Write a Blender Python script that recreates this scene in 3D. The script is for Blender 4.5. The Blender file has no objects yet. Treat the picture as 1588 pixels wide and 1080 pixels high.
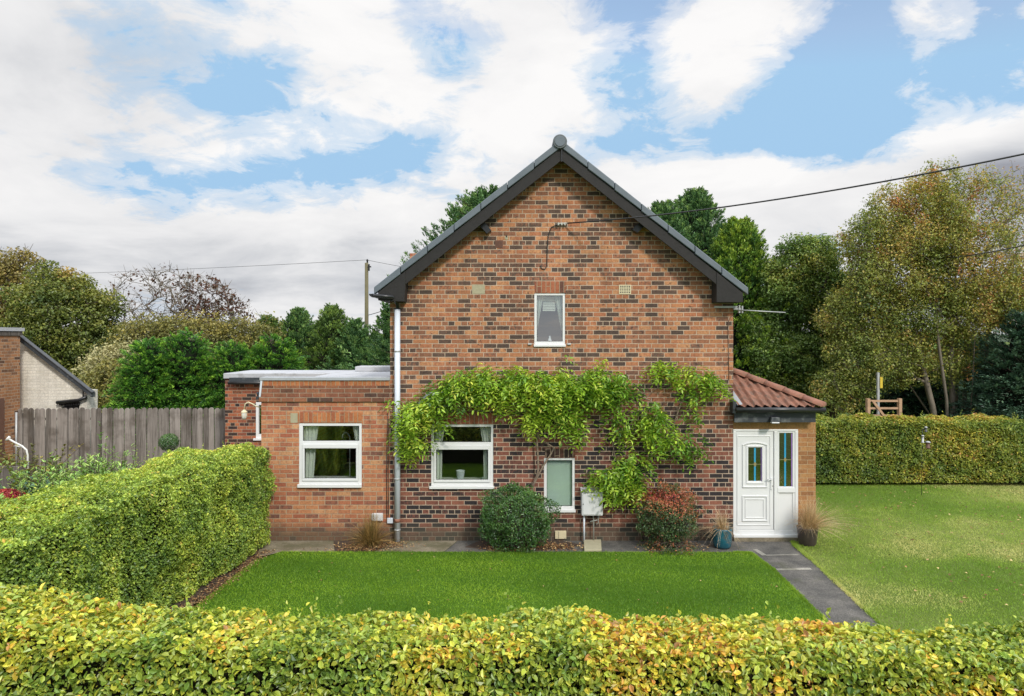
import bpy, math, random
import numpy as np
from mathutils import Vector
R = np.random.default_rng(7)
random.seed(7)
F = 1059.0; CX = 794.0; CY = 525.0; H = 3.73
S = bpy.context.scene
COL = S.collection
def W(px, py, Y): return ((px-CX)*Y/F, Y, H-(py-CY)*Y/F)
def G(px, py, z=0.0):
    Y = (H-z)*F/(py-CY); return ((px-CX)*Y/F, Y, z)

# ---------------------------------------------------------------- node helpers
def new_mat(name):
    m = bpy.data.materials.new(name); m.use_nodes = True
    nt = m.node_tree; nt.nodes.clear()
    out = nt.nodes.new('ShaderNodeOutputMaterial')
    return m, nt, out
def nd(nt, t, **kw):
    n = nt.nodes.new(t)
    for k, v in kw.items():
        if k.startswith('i_'):
            key = k[2:]
            key = int(key) if key.isdigit() else key.replace('_', ' ')
            n.inputs[key].default_value = v
        else: setattr(n, k, v)
    return n
def ramp(nt, stops, interp='LINEAR'):
    r = nt.nodes.new('ShaderNodeValToRGB'); r.color_ramp.interpolation = interp
    e = r.color_ramp.elements
    while len(e) < len(stops): e.new(0.5)
    for i, (p, c) in enumerate(stops):
        e[i].position = p; e[i].color = (c[0], c[1], c[2], 1) if len(c) == 3 else c
    return r
def mth(nt, op, a, b=None, clamp=False):
    n = nt.nodes.new('ShaderNodeMath'); n.operation = op; n.use_clamp = clamp
    for i, v in enumerate((a, b)):
        if v is None: continue
        if isinstance(v, (int, float)): n.inputs[i].default_value = v
        else: nt.links.new(v, n.inputs[i])
    return n.outputs[0]
def mixc(nt, fac, a, b, bt='MIX'):
    n = nt.nodes.new('ShaderNodeMix'); n.data_type = 'RGBA'; n.blend_type = bt
    for k, v in ((0, fac), (6, a), (7, b)):
        if isinstance(v, (int, float)): n.inputs[k].default_value = v
        elif isinstance(v, tuple): n.inputs[k].default_value = (v[0], v[1], v[2], 1)
        else: nt.links.new(v, n.inputs[k])
    return n.outputs[2]
def noise(nt, vec, scale, detail=4, rough=.55, dist=0.0):
    n = nd(nt, 'ShaderNodeTexNoise', i_Scale=scale, i_Detail=detail, i_Roughness=rough, i_Distortion=dist)
    if vec is not None: nt.links.new(vec, n.inputs['Vector'])
    return n.outputs['Fac']
def wpos(nt):
    return nt.nodes.new('ShaderNodeNewGeometry').outputs['Position']
def plain(name, col, rough=.5, var=.12, vscale=6.0, metal=0.0, bump=.0, bscale=60, spec=.5, dirt=None):
    m, nt, out = new_mat(name)
    p = nd(nt, 'ShaderNodeBsdfPrincipled', i_Roughness=rough, i_Metallic=metal)
    p.inputs['Specular IOR Level'].default_value = spec
    g = wpos(nt)
    n = noise(nt, g, vscale, 5, .6)
    r = ramp(nt, [(.25, tuple(c*(1-var) for c in col)), (.75, tuple(min(1, c*(1+var)) for c in col))])
    nt.links.new(n, r.inputs[0]); c = r.outputs[0]
    if dirt:
        n2 = noise(nt, g, dirt[1], 6, .65)
        f = ramp(nt, [(dirt[2], (0,0,0)), (dirt[2]+.15, (1,1,1))]); nt.links.new(n2, f.inputs[0])
        c = mixc(nt, f.outputs[0], c, dirt[0])
    nt.links.new(c, p.inputs['Base Color'])
    if bump:
        b = nd(nt, 'ShaderNodeBump', i_Strength=bump, i_Distance=.01)
        nt.links.new(noise(nt, g, bscale, 5, .6), b.inputs['Height']); nt.links.new(b.outputs[0], p.inputs['Normal'])
    nt.links.new(p.outputs[0], out.inputs[0])
    return m

def brick_mat(name, stops, mortar, w=.238, h=.0827, mort=.014, low=None, lowz=(1.9, 3.3), squash=.5, sf=6, soldier=False, bump=.6, off=(0,0,0), blotch=None):
    m, nt, out = new_mat(name)
    p = nd(nt, 'ShaderNodeBsdfPrincipled', i_Roughness=.85); p.inputs['Specular IOR Level'].default_value = .25
    g = wpos(nt)
    sep = nd(nt, 'ShaderNodeSeparateXYZ'); nt.links.new(g, sep.inputs[0])
    u = mth(nt, 'ADD', sep.outputs[0], sep.outputs[1])
    u = mth(nt, 'ADD', u, off[0]); v = mth(nt, 'ADD', sep.outputs[2], off[2])
    com = nd(nt, 'ShaderNodeCombineXYZ')
    if soldier: nt.links.new(v, com.inputs[0]); nt.links.new(u, com.inputs[1])
    else: nt.links.new(u, com.inputs[0]); nt.links.new(v, com.inputs[1])
    # slight wobble so the courses are laid by hand
    nz = nd(nt, 'ShaderNodeTexNoise', i_Scale=3.0, i_Detail=2.0); nt.links.new(com.outputs[0], nz.inputs['Vector'])
    wob = nd(nt, 'ShaderNodeVectorMath', operation='MULTIPLY_ADD')
    nt.links.new(nz.outputs['Color'], wob.inputs[0]); wob.inputs[1].default_value = (.014, .008, 0); nt.links.new(com.outputs[0], wob.inputs[2])
    nz2 = nd(nt, 'ShaderNodeTexNoise', i_Scale=40.0, i_Detail=2.0); nt.links.new(com.outputs[0], nz2.inputs['Vector'])
    wob2 = nd(nt, 'ShaderNodeVectorMath', operation='MULTIPLY_ADD')
    nt.links.new(nz2.outputs['Color'], wob2.inputs[0]); wob2.inputs[1].default_value = (.006, .006, 0); nt.links.new(wob.outputs[0], wob2.inputs[2])
    b = nd(nt, 'ShaderNodeTexBrick', i_Scale=1.0, offset=.5, squash=squash, squash_frequency=sf)
    b.inputs['Color1'].default_value = (0,0,0,1); b.inputs['Color2'].default_value = (1,1,1,1); b.inputs['Mortar'].default_value = (.5,.5,.5,1)
    b.inputs['Mortar Size'].default_value = mort*.5; b.inputs['Mortar Smooth'].default_value = .25; b.inputs['Bias'].default_value = 0
    b.inputs['Brick Width'].default_value = w; b.inputs['Row Height'].default_value = h
    nt.links.new(wob2.outputs[0], b.inputs['Vector'])
    n7 = nd(nt, 'ShaderNodeVectorMath', operation='MULTIPLY'); nt.links.new(g, n7.inputs[0]); n7.inputs[1].default_value = (26, 26, 17)
    jit = mth(nt, 'MULTIPLY', mth(nt, 'SUBTRACT', noise(nt, n7.outputs[0], 1.0, 4, .65), .5), .34)
    bval = mth(nt, 'ADD', b.outputs['Color'], jit, True)
    r = ramp(nt, stops, 'LINEAR'); nt.links.new(bval, r.inputs[0]); c = r.outputs[0]
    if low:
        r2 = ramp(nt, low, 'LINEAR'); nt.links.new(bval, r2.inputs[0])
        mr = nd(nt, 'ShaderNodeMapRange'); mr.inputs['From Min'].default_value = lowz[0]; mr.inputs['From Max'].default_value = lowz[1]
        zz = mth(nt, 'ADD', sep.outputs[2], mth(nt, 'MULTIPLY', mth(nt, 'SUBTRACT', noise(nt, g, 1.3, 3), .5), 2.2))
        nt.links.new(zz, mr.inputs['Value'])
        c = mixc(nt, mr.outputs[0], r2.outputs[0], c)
    # burnt marks and wear inside single bricks
    n1 = noise(nt, g, 28, 6, .7)
    f1 = ramp(nt, [(.3, (.62,.6,.58)), (.55, (1,1,1)), (.8, (1.25,1.2,1.15))]); nt.links.new(n1, f1.inputs[0])
    c = mixc(nt, .8, c, f1.outputs[0], 'MULTIPLY')
    sc = nd(nt, 'ShaderNodeVectorMath', operation='MULTIPLY'); nt.links.new(g, sc.inputs[0]); sc.inputs[1].default_value = (16, 16, 12)
    n3 = noise(nt, sc.outputs[0], 1.0, 2, .5)
    f3 = ramp(nt, [(.66, (0,0,0)), (.70, (1,1,1))]); nt.links.new(n3, f3.inputs[0])
    if blotch: c = mixc(nt, mth(nt, 'MULTIPLY', f3.outputs[0], blotch), c, (.055,.035,.03))
    n4 = noise(nt, g, 1.1, 4, .6)
    f4 = ramp(nt, [(.3, (.86,.85,.84)), (.7, (1.1,1.08,1.05))]); nt.links.new(n4, f4.inputs[0])
    c = mixc(nt, 1.0, c, f4.outputs[0], 'MULTIPLY')
    n5 = noise(nt, g, 9, 5, .7)
    fm = ramp(nt, [(.3, tuple(x*.72 for x in mortar)), (.7, mortar)]); nt.links.new(n5, fm.inputs[0])
    c = mixc(nt, b.outputs['Fac'], c, fm.outputs[0])
    # rising damp and algae at the foot of the wall, rain streaks above
    st = nd(nt, 'ShaderNodeVectorMath', operation='MULTIPLY'); nt.links.new(g, st.inputs[0]); st.inputs[1].default_value = (5, 5, .35)
    sk = noise(nt, st.outputs[0], 1.0, 5, .6); fs_ = ramp(nt, [(.32, (.80,.79,.78)), (.6, (1.04,1.04,1.04))]); nt.links.new(sk, fs_.inputs[0])
    c = mixc(nt, .8, c, fs_.outputs[0], 'MULTIPLY')
    dm = nd(nt, 'ShaderNodeMapRange'); dm.inputs['From Min'].default_value = .02; dm.inputs['From Max'].default_value = .26; dm.inputs['To Min'].default_value = .75; dm.inputs['To Max'].default_value = 0
    nt.links.new(mth(nt, 'SUBTRACT', sep.outputs[2], mth(nt, 'MULTIPLY', noise(nt, g, 3.2, 4, .6), .22)), dm.inputs['Value'])
    c = mixc(nt, dm.outputs[0], c, (.075,.07,.05))
    nt.links.new(c, p.inputs['Base Color'])
    bp = nd(nt, 'ShaderNodeBump', i_Strength=bump, i_Distance=.008)
    hgt = mth(nt, 'SUBTRACT', mth(nt, 'MULTIPLY', n1, .35), b.outputs['Fac'])
    nt.links.new(hgt, bp.inputs['Height']); nt.links.new(bp.outputs[0], p.inputs['Normal'])
    nt.links.new(p.outputs[0], out.inputs[0])
    return m

def leaf_mat(name, stops, trans=.3, gloss=.06, rough=.45, bri=.38, k=1.42):
    stops = [(p_, tuple(min(.85, x*k) for x in c_)) for p_, c_ in stops]; gloss *= .6
    m, nt, out = new_mat(name)
    at = nd(nt, 'ShaderNodeAttribute', attribute_name='v')
    r = ramp(nt, stops); nt.links.new(at.outputs['Fac'], r.inputs[0])
    ri = nt.nodes.new('ShaderNodeNewGeometry').outputs['Random Per Island']
    k = mth(nt, 'ADD', mth(nt, 'MULTIPLY', ri, 2*bri), 1-bri)
    vm = nd(nt, 'ShaderNodeVectorMath', operation='SCALE'); nt.links.new(r.outputs[0], vm.inputs[0]); nt.links.new(k, vm.inputs['Scale'])
    c = vm.outputs[0]
    d = nd(nt, 'ShaderNodeBsdfDiffuse'); nt.links.new(c, d.inputs[0])
    t = nd(nt, 'ShaderNodeBsdfTranslucent'); nt.links.new(mixc(nt, .5, c, (1.0,.95,.4), 'MULTIPLY'), t.inputs[0])
    gl = nd(nt, 'ShaderNodeBsdfGlossy', i_Roughness=rough); gl.inputs[0].default_value = (.9,.95,1,1)
    m1 = nd(nt, 'ShaderNodeMixShader', i_0=trans); nt.links.new(d.outputs[0], m1.inputs[1]); nt.links.new(t.outputs[0], m1.inputs[2])
    m2 = nd(nt, 'ShaderNodeMixShader', i_0=gloss); nt.links.new(m1.outputs[0], m2.inputs[1]); nt.links.new(gl.outputs[0], m2.inputs[2])
    nt.links.new(m2.outputs[0], out.inputs[0])
    return m

# ---------------------------------------------------------------- mesh helpers
class MB:
    def __init__(s): s.v = []; s.f = []; s.sm = []
    def add(s, vs, fs, smooth=False):
        o = len(s.v); s.v += [tuple(v) for v in vs]
        for f in fs: s.f.append(tuple(i+o for i in f)); s.sm.append(smooth)
    def box(s, x0, x1, y0, y1, z0, z1):
        s.add([(x0,y0,z0),(x1,y0,z0),(x1,y1,z0),(x0,y1,z0),(x0,y0,z1),(x1,y0,z1),(x1,y1,z1),(x0,y1,z1)],
              [(0,3,2,1),(4,5,6,7),(0,1,5,4),(1,2,6,5),(2,3,7,6),(3,0,4,7)])
        return s
    def prism(s, poly, y0, y1):                      # polygon in (x,z), extruded along y
        n = len(poly); a = sum(poly[i][0]*poly[(i+1)%n][1]-poly[(i+1)%n][0]*poly[i][1] for i in range(n))
        if a < 0: poly = poly[::-1]
        s.add([(x,y0,z) for x,z in poly]+[(x,y1,z) for x,z in poly],
              [tuple(range(n)), tuple(range(2*n-1, n-1, -1))]+[(i, i+n, (i+1)%n+n, (i+1)%n) for i in range(n)])
        return s
    def slab(s, poly, z0, z1):                       # polygon in (x,y), extruded along z
        n = len(poly); a = sum(poly[i][0]*poly[(i+1)%n][1]-poly[(i+1)%n][0]*poly[i][1] for i in range(n))
        if a < 0: poly = poly[::-1]
        s.add([(x,y,z1) for x,y in poly]+[(x,y,z0) for x,y in poly],
              [tuple(range(n)), tuple(range(2*n-1, n-1, -1))]+[(i, i+n, (i+1)%n+n, (i+1)%n) for i in range(n)])
        return s
    def tube(s, pts, r, n=8, r2=None):
        P = [Vector(p) for p in pts]; m = len(P); vs = []; prev = None
        for i, p in enumerate(P):
            d = (P[min(i+1,m-1)]-P[max(i-1,0)]).normalized()
            a = prev if prev is not None else (Vector((0,0,1)) if abs(d.z) < .9 else Vector((1,0,0)))
            u = (a - d*a.dot(d)).normalized(); w = d.cross(u); prev = u
            rr = r if r2 is None else r+(r2-r)*i/(m-1)
            if isinstance(r, (list, tuple)): rr = r[i]
            for k in range(n):
                t = 2*math.pi*k/n; vs.append(p+u*math.cos(t)*rr+w*math.sin(t)*rr)
        fs = [(i*n+k, i*n+(k+1)%n, (i+1)*n+(k+1)%n, (i+1)*n+k) for i in range(m-1) for k in range(n)]
        fs += [tuple(range(n-1,-1,-1)), tuple(range((m-1)*n, m*n))]
        s.add(vs, fs, True); return s
    def lathe(s, c, prof, n=24, cap=True):           # prof: (r,z)
        vs = [(c[0]+r*math.cos(2*math.pi*k/n), c[1]+r*math.sin(2*math.pi*k/n), c[2]+z) for r, z in prof for k in range(n)]
        m = len(prof)
        fs = [(i*n+k, i*n+(k+1)%n, (i+1)*n+(k+1)%n, (i+1)*n+k) for i in range(m-1) for k in range(n)]
        s.add(vs, fs, True); return s
    def wall(s, x0, x1, z0, z1, holes, y0, y1):      # wall with real openings; holes (x0,x1,z0,z1)
        xs = sorted({x0, x1}|{h[0] for h in holes}|{h[1] for h in holes})
        zs = sorted({z0, z1}|{h[2] for h in holes}|{h[3] for h in holes})
        for i in range(len(xs)-1):
            for j in range(len(zs)-1):
                a, b, c, d = xs[i], xs[i+1], zs[j], zs[j+1]
                if any(h[0] <= (a+b)/2 <= h[1] and h[2] <= (c+d)/2 <= h[3] for h in holes): continue
                s.add([(a,y0,c),(b,y0,c),(b,y0,d),(a,y0,d)], [(0,1,2,3)])
                s.add([(a,y1,c),(b,y1,c),(b,y1,d),(a,y1,d)], [(3,2,1,0)])
        for h in holes:
            a, b, c, d = h
            s.add([(a,y0,c),(b,y0,c),(b,y1,c),(a,y1,c)], [(0,1,2,3)]); s.add([(a,y0,d),(b,y0,d),(b,y1,d),(a,y1,d)], [(3,2,1,0)])
            s.add([(a,y0,c),(a,y1,c),(a,y1,d),(a,y0,d)], [(0,1,2,3)]); s.add([(b,y0,c),(b,y1,c),(b,y1,d),(b,y0,d)], [(3,2,1,0)])
        s.add([(x0,y0,z0),(x0,y1,z0),(x0,y1,z1),(x0,y0,z1)], [(3,2,1,0)]); s.add([(x1,y0,z0),(x1,y1,z0),(x1,y1,z1),(x1,y0,z1)], [(0,1,2,3)])
        return s
    def mesh(s, name):
        me = bpy.data.meshes.new(name); me.from_pydata(s.v, [], s.f); me.update()
        me.polygons.foreach_set('use_smooth', s.sm); return me
    def obj(s, name, mat, parent=None, bevel=0, **kw):
        return link(name, s.mesh(name), mat, parent, bevel, **kw)

def link(name, me, mat, parent=None, bevel=0, label=None, cat=None, group=None, kind=None):
    if mat and not me.materials: me.materials.append(mat)
    o = bpy.data.objects.new(name, me); COL.objects.link(o)
    if parent is not None:
        o.parent = parent
        r = parent
        off = Vector((0,0,0))
        while r is not None: off += r.location; r = r.parent
        o.location = -off
    if bevel:
        b = o.modifiers.new('bevel', 'BEVEL'); b.width = bevel; b.segments = 2; b.limit_method = 'ANGLE'
    return tag(o, label, cat, group, kind)
def tag(o, label=None, cat=None, group=None, kind=None):
    for k, v in (('label', label), ('category', cat), ('group', group), ('kind', kind)):
        if v: o[k] = v
    return o
def thing(name, label, cat, loc, group=None):
    o = bpy.data.objects.new(name, None); COL.objects.link(o); o.location = loc; o.empty_display_size = .2
    return tag(o, label, cat, group)

def npmesh(name, V, Fc, v=None, mat=None, smooth=False):
    me = bpy.data.meshes.new(name); n, k = Fc.shape
    me.vertices.add(len(V)); me.vertices.foreach_set('co', np.ascontiguousarray(V, dtype=np.float32).ravel())
    me.loops.add(n*k); me.loops.foreach_set('vertex_index', np.ascontiguousarray(Fc, dtype=np.int32).ravel())
    me.polygons.add(n); me.polygons.foreach_set('loop_start', np.arange(0, n*k, k, dtype=np.int32))
    if v is not None:
        a = me.attributes.new('v', 'FLOAT', 'FACE'); a.data.foreach_set('value', np.ascontiguousarray(v, dtype=np.float32))
    me.update(calc_edges=True); me.polygons.foreach_set('use_smooth', np.full(n, smooth))
    if mat: me.materials.append(mat)
    return me
def nrm(a): return a/np.maximum(np.linalg.norm(a, axis=-1, keepdims=True), 1e-9)
def rv(n): return nrm(R.normal(size=(n, 3)))
def vnoise(P, s, seed=0):
    Q = np.asarray(P)*s+seed*17.3; I = np.floor(Q).astype(np.int64); f = Q-I; f = f*f*(3-2*f); out = 0
    for dx in (0,1):
        for dy in (0,1):
            for dz in (0,1):
                h = (I[:,0]+dx)*374761393+(I[:,1]+dy)*668265263+(I[:,2]+dz)*2147483647+seed*974711
                h = (h ^ (h >> 13))*1274126177; h = (h ^ (h >> 16)) & 0xffff
                w = np.where(dx, f[:,0], 1-f[:,0])*np.where(dy, f[:,1], 1-f[:,1])*np.where(dz, f[:,2], 1-f[:,2])
                out = out+w*h/65535.
    return out
def leaves(P, N, A, L, Wd, v, hexa=False, fold=.25):
    """P centre, N normal, A long axis (made perpendicular), L length, Wd width"""
    n = len(P); N = nrm(N); A = nrm(A-N*np.sum(A*N, 1, keepdims=True)); B = np.cross(N, A)
    L = np.broadcast_to(L, n)[:, None]; Wd = np.broadcast_to(Wd, n)[:, None]
    if hexa: prof = [(-.5,0,0),(-.18,.48,1),(.2,.38,1),(.5,0,-.3),(.2,-.38,1),(-.18,-.48,1)]
    else: prof = [(-.5,0,0),(-.05,.5,1),(.5,0,-.2),(-.05,-.5,1)]
    V = np.stack([P+A*L*a+B*Wd*b+N*Wd*fold*c for a, b, c in prof], 1)
    k = len(prof); idx = (np.arange(n)*k)[:, None]
    if hexa: Fc = np.concatenate([idx+np.array([[0,3,2,1]]), idx+np.array([[0,5,4,3]])]); v = np.concatenate([v, v])
    else: Fc = idx+np.array([[0,3,2,1]])
    return V.reshape(-1, 3), Fc, v
def join(parts):
    V, Fc, vv, o = [], [], [], 0
    for a, b, c in parts: V.append(a); Fc.append(b+o); vv.append(c); o += len(a)
    return np.concatenate(V), np.concatenate(Fc), np.concatenate(vv)

# ---------------------------------------------------------------- materials
M = {}
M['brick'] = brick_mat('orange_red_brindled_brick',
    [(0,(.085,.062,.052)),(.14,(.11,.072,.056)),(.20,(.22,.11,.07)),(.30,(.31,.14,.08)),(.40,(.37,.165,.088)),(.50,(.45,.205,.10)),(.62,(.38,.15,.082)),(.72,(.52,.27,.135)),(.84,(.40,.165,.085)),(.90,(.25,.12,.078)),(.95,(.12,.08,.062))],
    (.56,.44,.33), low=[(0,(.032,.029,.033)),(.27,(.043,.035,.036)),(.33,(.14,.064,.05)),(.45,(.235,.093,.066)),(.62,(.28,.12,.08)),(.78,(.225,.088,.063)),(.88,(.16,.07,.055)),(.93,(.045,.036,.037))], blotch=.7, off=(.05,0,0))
M['brick_ext'] = brick_mat('orange_extension_brick',
    [(0,(.20,.10,.075)),(.10,(.36,.14,.085)),(.25,(.46,.19,.10)),(.42,(.54,.25,.12)),(.60,(.44,.165,.09)),(.75,(.58,.32,.165)),(.90,(.38,.13,.075))],
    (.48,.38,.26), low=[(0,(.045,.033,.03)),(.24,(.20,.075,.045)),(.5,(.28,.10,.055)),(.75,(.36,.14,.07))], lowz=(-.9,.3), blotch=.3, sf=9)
M['brick_par'] = brick_mat('parapet_brick', [(0,(.06,.045,.04)),(.3,(.20,.085,.05)),(.5,(.30,.13,.07)),(.75,(.24,.10,.06))], (.36,.28,.2), blotch=.5, squash=1)
M['brick_rear'] = brick_mat('rear_extension_brick', [(0,(.035,.028,.03)),(.26,(.20,.07,.045)),(.45,(.32,.11,.06)),(.7,(.42,.15,.07)),(.88,(.05,.035,.03))], (.38,.29,.21), blotch=.5)
M['brick_por'] = brick_mat('buff_porch_brick', [(0,(.30,.145,.065)),(.3,(.40,.20,.085)),(.6,(.45,.245,.105)),(.9,(.34,.15,.07))], (.50,.37,.22), w=.238, h=.0827, mort=.010, blotch=.12, squash=1, bump=.3)
M['brick_nei'] = brick_mat('neighbour_brick', [(0,(.09,.055,.04)),(.2,(.30,.15,.08)),(.5,(.42,.22,.11)),(.8,(.36,.17,.08))], (.42,.33,.24), blotch=.5)
M['sol_o'] = brick_mat('soldier_brick_orange', [(0,(.40,.15,.06)),(.5,(.47,.19,.08)),(.8,(.34,.12,.06))], (.4,.3,.19), w=.5, soldier=True, off=(0,0,.05))
M['sol_r'] = brick_mat('soldier_brick_red', [(0,(.12,.06,.045)),(.3,(.25,.09,.055)),(.6,(.33,.12,.065))], (.4,.3,.2), w=.5, soldier=True, off=(0,0,.05))
M['sol_d'] = brick_mat('soldier_brick_dark', [(0,(.035,.028,.028)),(.6,(.08,.045,.038)),(.9,(.2,.08,.05))], (.36,.28,.2), w=.5, soldier=True, off=(0,0,.05))
M['sol_p'] = brick_mat('soldier_brick_buff', [(0,(.40,.22,.09)),(.5,(.45,.25,.105))], (.38,.25,.13), w=.5, soldier=True, mort=.006)
M['upvc'] = plain('white_upvc', (.70,.71,.71), .3, .03, 3)
M['upvc_old'] = plain('off_white_plastic', (.66,.66,.62), .45, .06, 8, dirt=((.40,.38,.32), 5, .62))
M['pipe'] = plain('pale_grey_pipe_paint', (.60,.65,.72), .4, .05, 5, dirt=((.45,.45,.42), 7, .66))
M['black'] = plain('black_weathered_board', (.014,.0125,.012), .75, .3, 9, bump=.3, bscale=30, dirt=((.045,.042,.04), 14, .68))
M['blackp'] = plain('black_plastic', (.018,.019,.021), .35, .2, 9)
M['fascia'] = plain('worn_dark_fascia', (.035,.042,.05), .6, .2, 8, dirt=((.16,.17,.17), 4, .53), bump=.3)
M['verge'] = plain('grey_blue_verge_cap', (.115,.14,.165), .55, .14, 5, dirt=((.12,.13,.13), 3, .6))
M['verge_end'] = plain('grey_ridge_end', (.10,.115,.125), .6, .2, 15)
M['slate'] = plain('dark_concrete_roof_tile', (.075,.08,.085), .75, .2, 5, bump=.5, bscale=25)
M['lead'] = plain('lead_flashing', (.36,.38,.40), .5, .15, 4)
M['felt'] = plain('grey_roof_felt', (.42,.43,.45), .8, .12, 1.5, dirt=((.25,.25,.25), 2.2, .55), bump=.2)
M['tile'] = plain('red_clay_pantile', (.215,.098,.062), .85, .38, 5, bump=.7, bscale=40, dirt=((.11,.075,.055), 9, .50))
M['tile_r'] = plain('red_hip_tile', (.26,.115,.075), .8, .25, 7, bump=.6, bscale=50, dirt=((.15,.12,.075), 11, .52))
M['blue'] = plain('blue_stained_glass', (.04,.30,.50), .2, .1, 10)
M['violet'] = plain('violet_stained_glass', (.35,.2,.55), .2, .1, 10)
M['came'] = plain('brass_came', (.45,.38,.2), .35, .1, 10, metal=.6)
M['cream'] = plain('cream_vent', (.62,.55,.36), .6, .08, 10)
M['stone'] = plain('buff_render_patch', (.36,.33,.22), .9, .12, 18, bump=.4)
M['brownv'] = plain('terracotta_vent', (.16,.075,.05), .7, .12, 18)
M['meter'] = plain('white_meter_box_plastic', (.62,.63,.64), .4, .06, 3, dirt=((.35,.34,.30), 4, .6))
M['curtain'] = plain('sheer_curtain', (.74,.78,.72), .9, .05, 3)
M['blind'] = plain('pale_green_blind_slats', (.60,.74,.68), .6, .04, 3)
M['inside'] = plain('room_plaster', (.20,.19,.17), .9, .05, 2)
M['cable'] = plain('black_cable', (.02,.02,.022), .6, .1, 9)
M['cablew'] = plain('pale_cable', (.5,.5,.46), .6, .1, 9)
M['steel'] = plain('galvanised_steel', (.42,.43,.43), .45, .12, 12, metal=.3)
M['copper'] = plain('dull_metal_pipe', (.30,.31,.28), .5, .15, 12)
M['wood'] = plain('pale_gate_wood', (.42,.27,.16), .75, .15, 5)
M['polewood'] = plain('creosoted_pole_wood', (.13,.115,.06), .85, .15, 3)
M['bark'] = plain('grey_brown_bark', (.085,.065,.048), .9, .35, 5, bump=.8, bscale=20)
M['barkl'] = plain('pale_grey_bark', (.17,.145,.11), .9, .35, 4, bump=.6, bscale=20)
M['barkv'] = plain('vine_bark', (.22,.165,.12), .9, .3, 14, bump=.6, bscale=50)
M['core'] = plain('hedge_twigs', (.018,.018,.010), 1.0, .4, 12, spec=.1)
M['corec'] = plain('conifer_inner_twigs', (.010,.014,.008), 1.0, .4, 5, spec=.1)
M['soil'] = plain('brown_soil', (.055,.036,.025), .95, .4, 18, bump=1.0, bscale=30)
M['potblue'] = plain('teal_glazed_pot', (.02,.12,.17), .22, .3, 7, dirt=((.10,.09,.075), 3.5, .5))
M['potbrown'] = plain('brown_glazed_pot', (.075,.055,.055), .35, .2, 9)
M['ceramic'] = plain('white_ceramic', (.66,.72,.78), .25, .04, 9)
M['rough_white'] = brick_mat('white_painted_brick', [(0,(.70,.68,.60)),(.5,(.80,.78,.71)),(.9,(.74,.72,.65))], (.70,.68,.61), blotch=.05, squash=1, bump=.5)
M['brownframe'] = plain('brown_door_frame', (.12,.06,.04), .6, .12, 5)

def glass_mat():
    m, nt, out = new_mat('window_glass')
    ge = nt.nodes.new('ShaderNodeNewGeometry'); dt = nd(nt, 'ShaderNodeVectorMath', operation='DOT_PRODUCT'); nt.links.new(ge.outputs['Normal'], dt.inputs[0]); nt.links.new(ge.outputs['Incoming'], dt.inputs[1])
    om = mth(nt, 'SUBTRACT', 1.0, mth(nt, 'ABSOLUTE', dt.outputs['Value']), True)
    fac = mth(nt, 'ADD', mth(nt, 'MULTIPLY', mth(nt, 'POWER', om, 5.0), .7), .3)
    t = nd(nt, 'ShaderNodeBsdfTransparent'); t.inputs[0].default_value = (.86,.90,.88,1)
    g = nd(nt, 'ShaderNodeBsdfGlossy', i_Roughness=.01)
    mx = nd(nt, 'ShaderNodeMixShader'); nt.links.new(fac, mx.inputs[0]); nt.links.new(t.outputs[0], mx.inputs[1]); nt.links.new(g.outputs[0], mx.inputs[2])
    nt.links.new(mx.outputs[0], out.inputs[0]); return m
M['glass'] = glass_mat()

def fence_mat():
    m, nt, out = new_mat('weathered_grey_fence_boards')
    p = nd(nt, 'ShaderNodeBsdfPrincipled', i_Roughness=.9); p.inputs['Specular IOR Level'].default_value = .2
    at = nd(nt, 'ShaderNodeAttribute', attribute_name='v')
    g = wpos(nt)
    sc = nd(nt, 'ShaderNodeVectorMath', operation='MULTIPLY'); nt.links.new(g, sc.inputs[0]); sc.inputs[1].default_value = (30, 30, 1.6)
    n = noise(nt, sc.outputs[0], 1.0, 6, .65)
    ad = mth(nt, 'ADD', mth(nt, 'MULTIPLY', n, .8), mth(nt, 'MULTIPLY', at.outputs['Fac'], .32))
    r = ramp(nt, [(.28, (.06,.052,.044)), (.5, (.17,.152,.135)), (.74, (.30,.27,.245))]); nt.links.new(ad, r.inputs[0])
    n2 = noise(nt, g, 2.2, 5, .6); f2 = ramp(nt, [(.5,(0,0,0)),(.7,(.7,.7,.7))]); nt.links.new(n2, f2.inputs[0])
    c = mixc(nt, f2.outputs[0], r.outputs[0], (.075,.06,.045))
    nt.links.new(c, p.inputs['Base Color'])
    b = nd(nt, 'ShaderNodeBump', i_Strength=.5, i_Distance=.01); nt.links.new(n, b.inputs['Height']); nt.links.new(b.outputs[0], p.inputs['Normal'])
    nt.links.new(p.outputs[0], out.inputs[0]); return m
M['fence'] = fence_mat()

def grass_ground(name, a, b, c, s1=.5, s2=3):
    m, nt, out = new_mat(name)
    p = nd(nt, 'ShaderNodeBsdfPrincipled', i_Roughness=.95); p.inputs['Specular IOR Level'].default_value = .1
    g = wpos(nt)
    n1 = noise(nt, g, s1, 5, .6); n2 = noise(nt, g, s2*12, 5, .7)
    r = ramp(nt, [(.3, a), (.5, b), (.72, c)]); nt.links.new(mth(nt, 'ADD', mth(nt,'MULTIPLY', n1, .6), mth(nt,'MULTIPLY', n2, .4)), r.inputs[0])
    nt.links.new(r.outputs[0], p.inputs['Base Color'])
    bp = nd(nt, 'ShaderNodeBump', i_Strength=.8, i_Distance=.03); nt.links.new(n2, bp.inputs['Height']); nt.links.new(bp.outputs[0], p.inputs['Normal'])
    nt.links.new(p.outputs[0], out.inputs[0]); return m
M['ground'] = grass_ground('field_grass', (.05,.085,.02), (.09,.13,.03), (.16,.17,.055), .05, 2)
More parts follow.
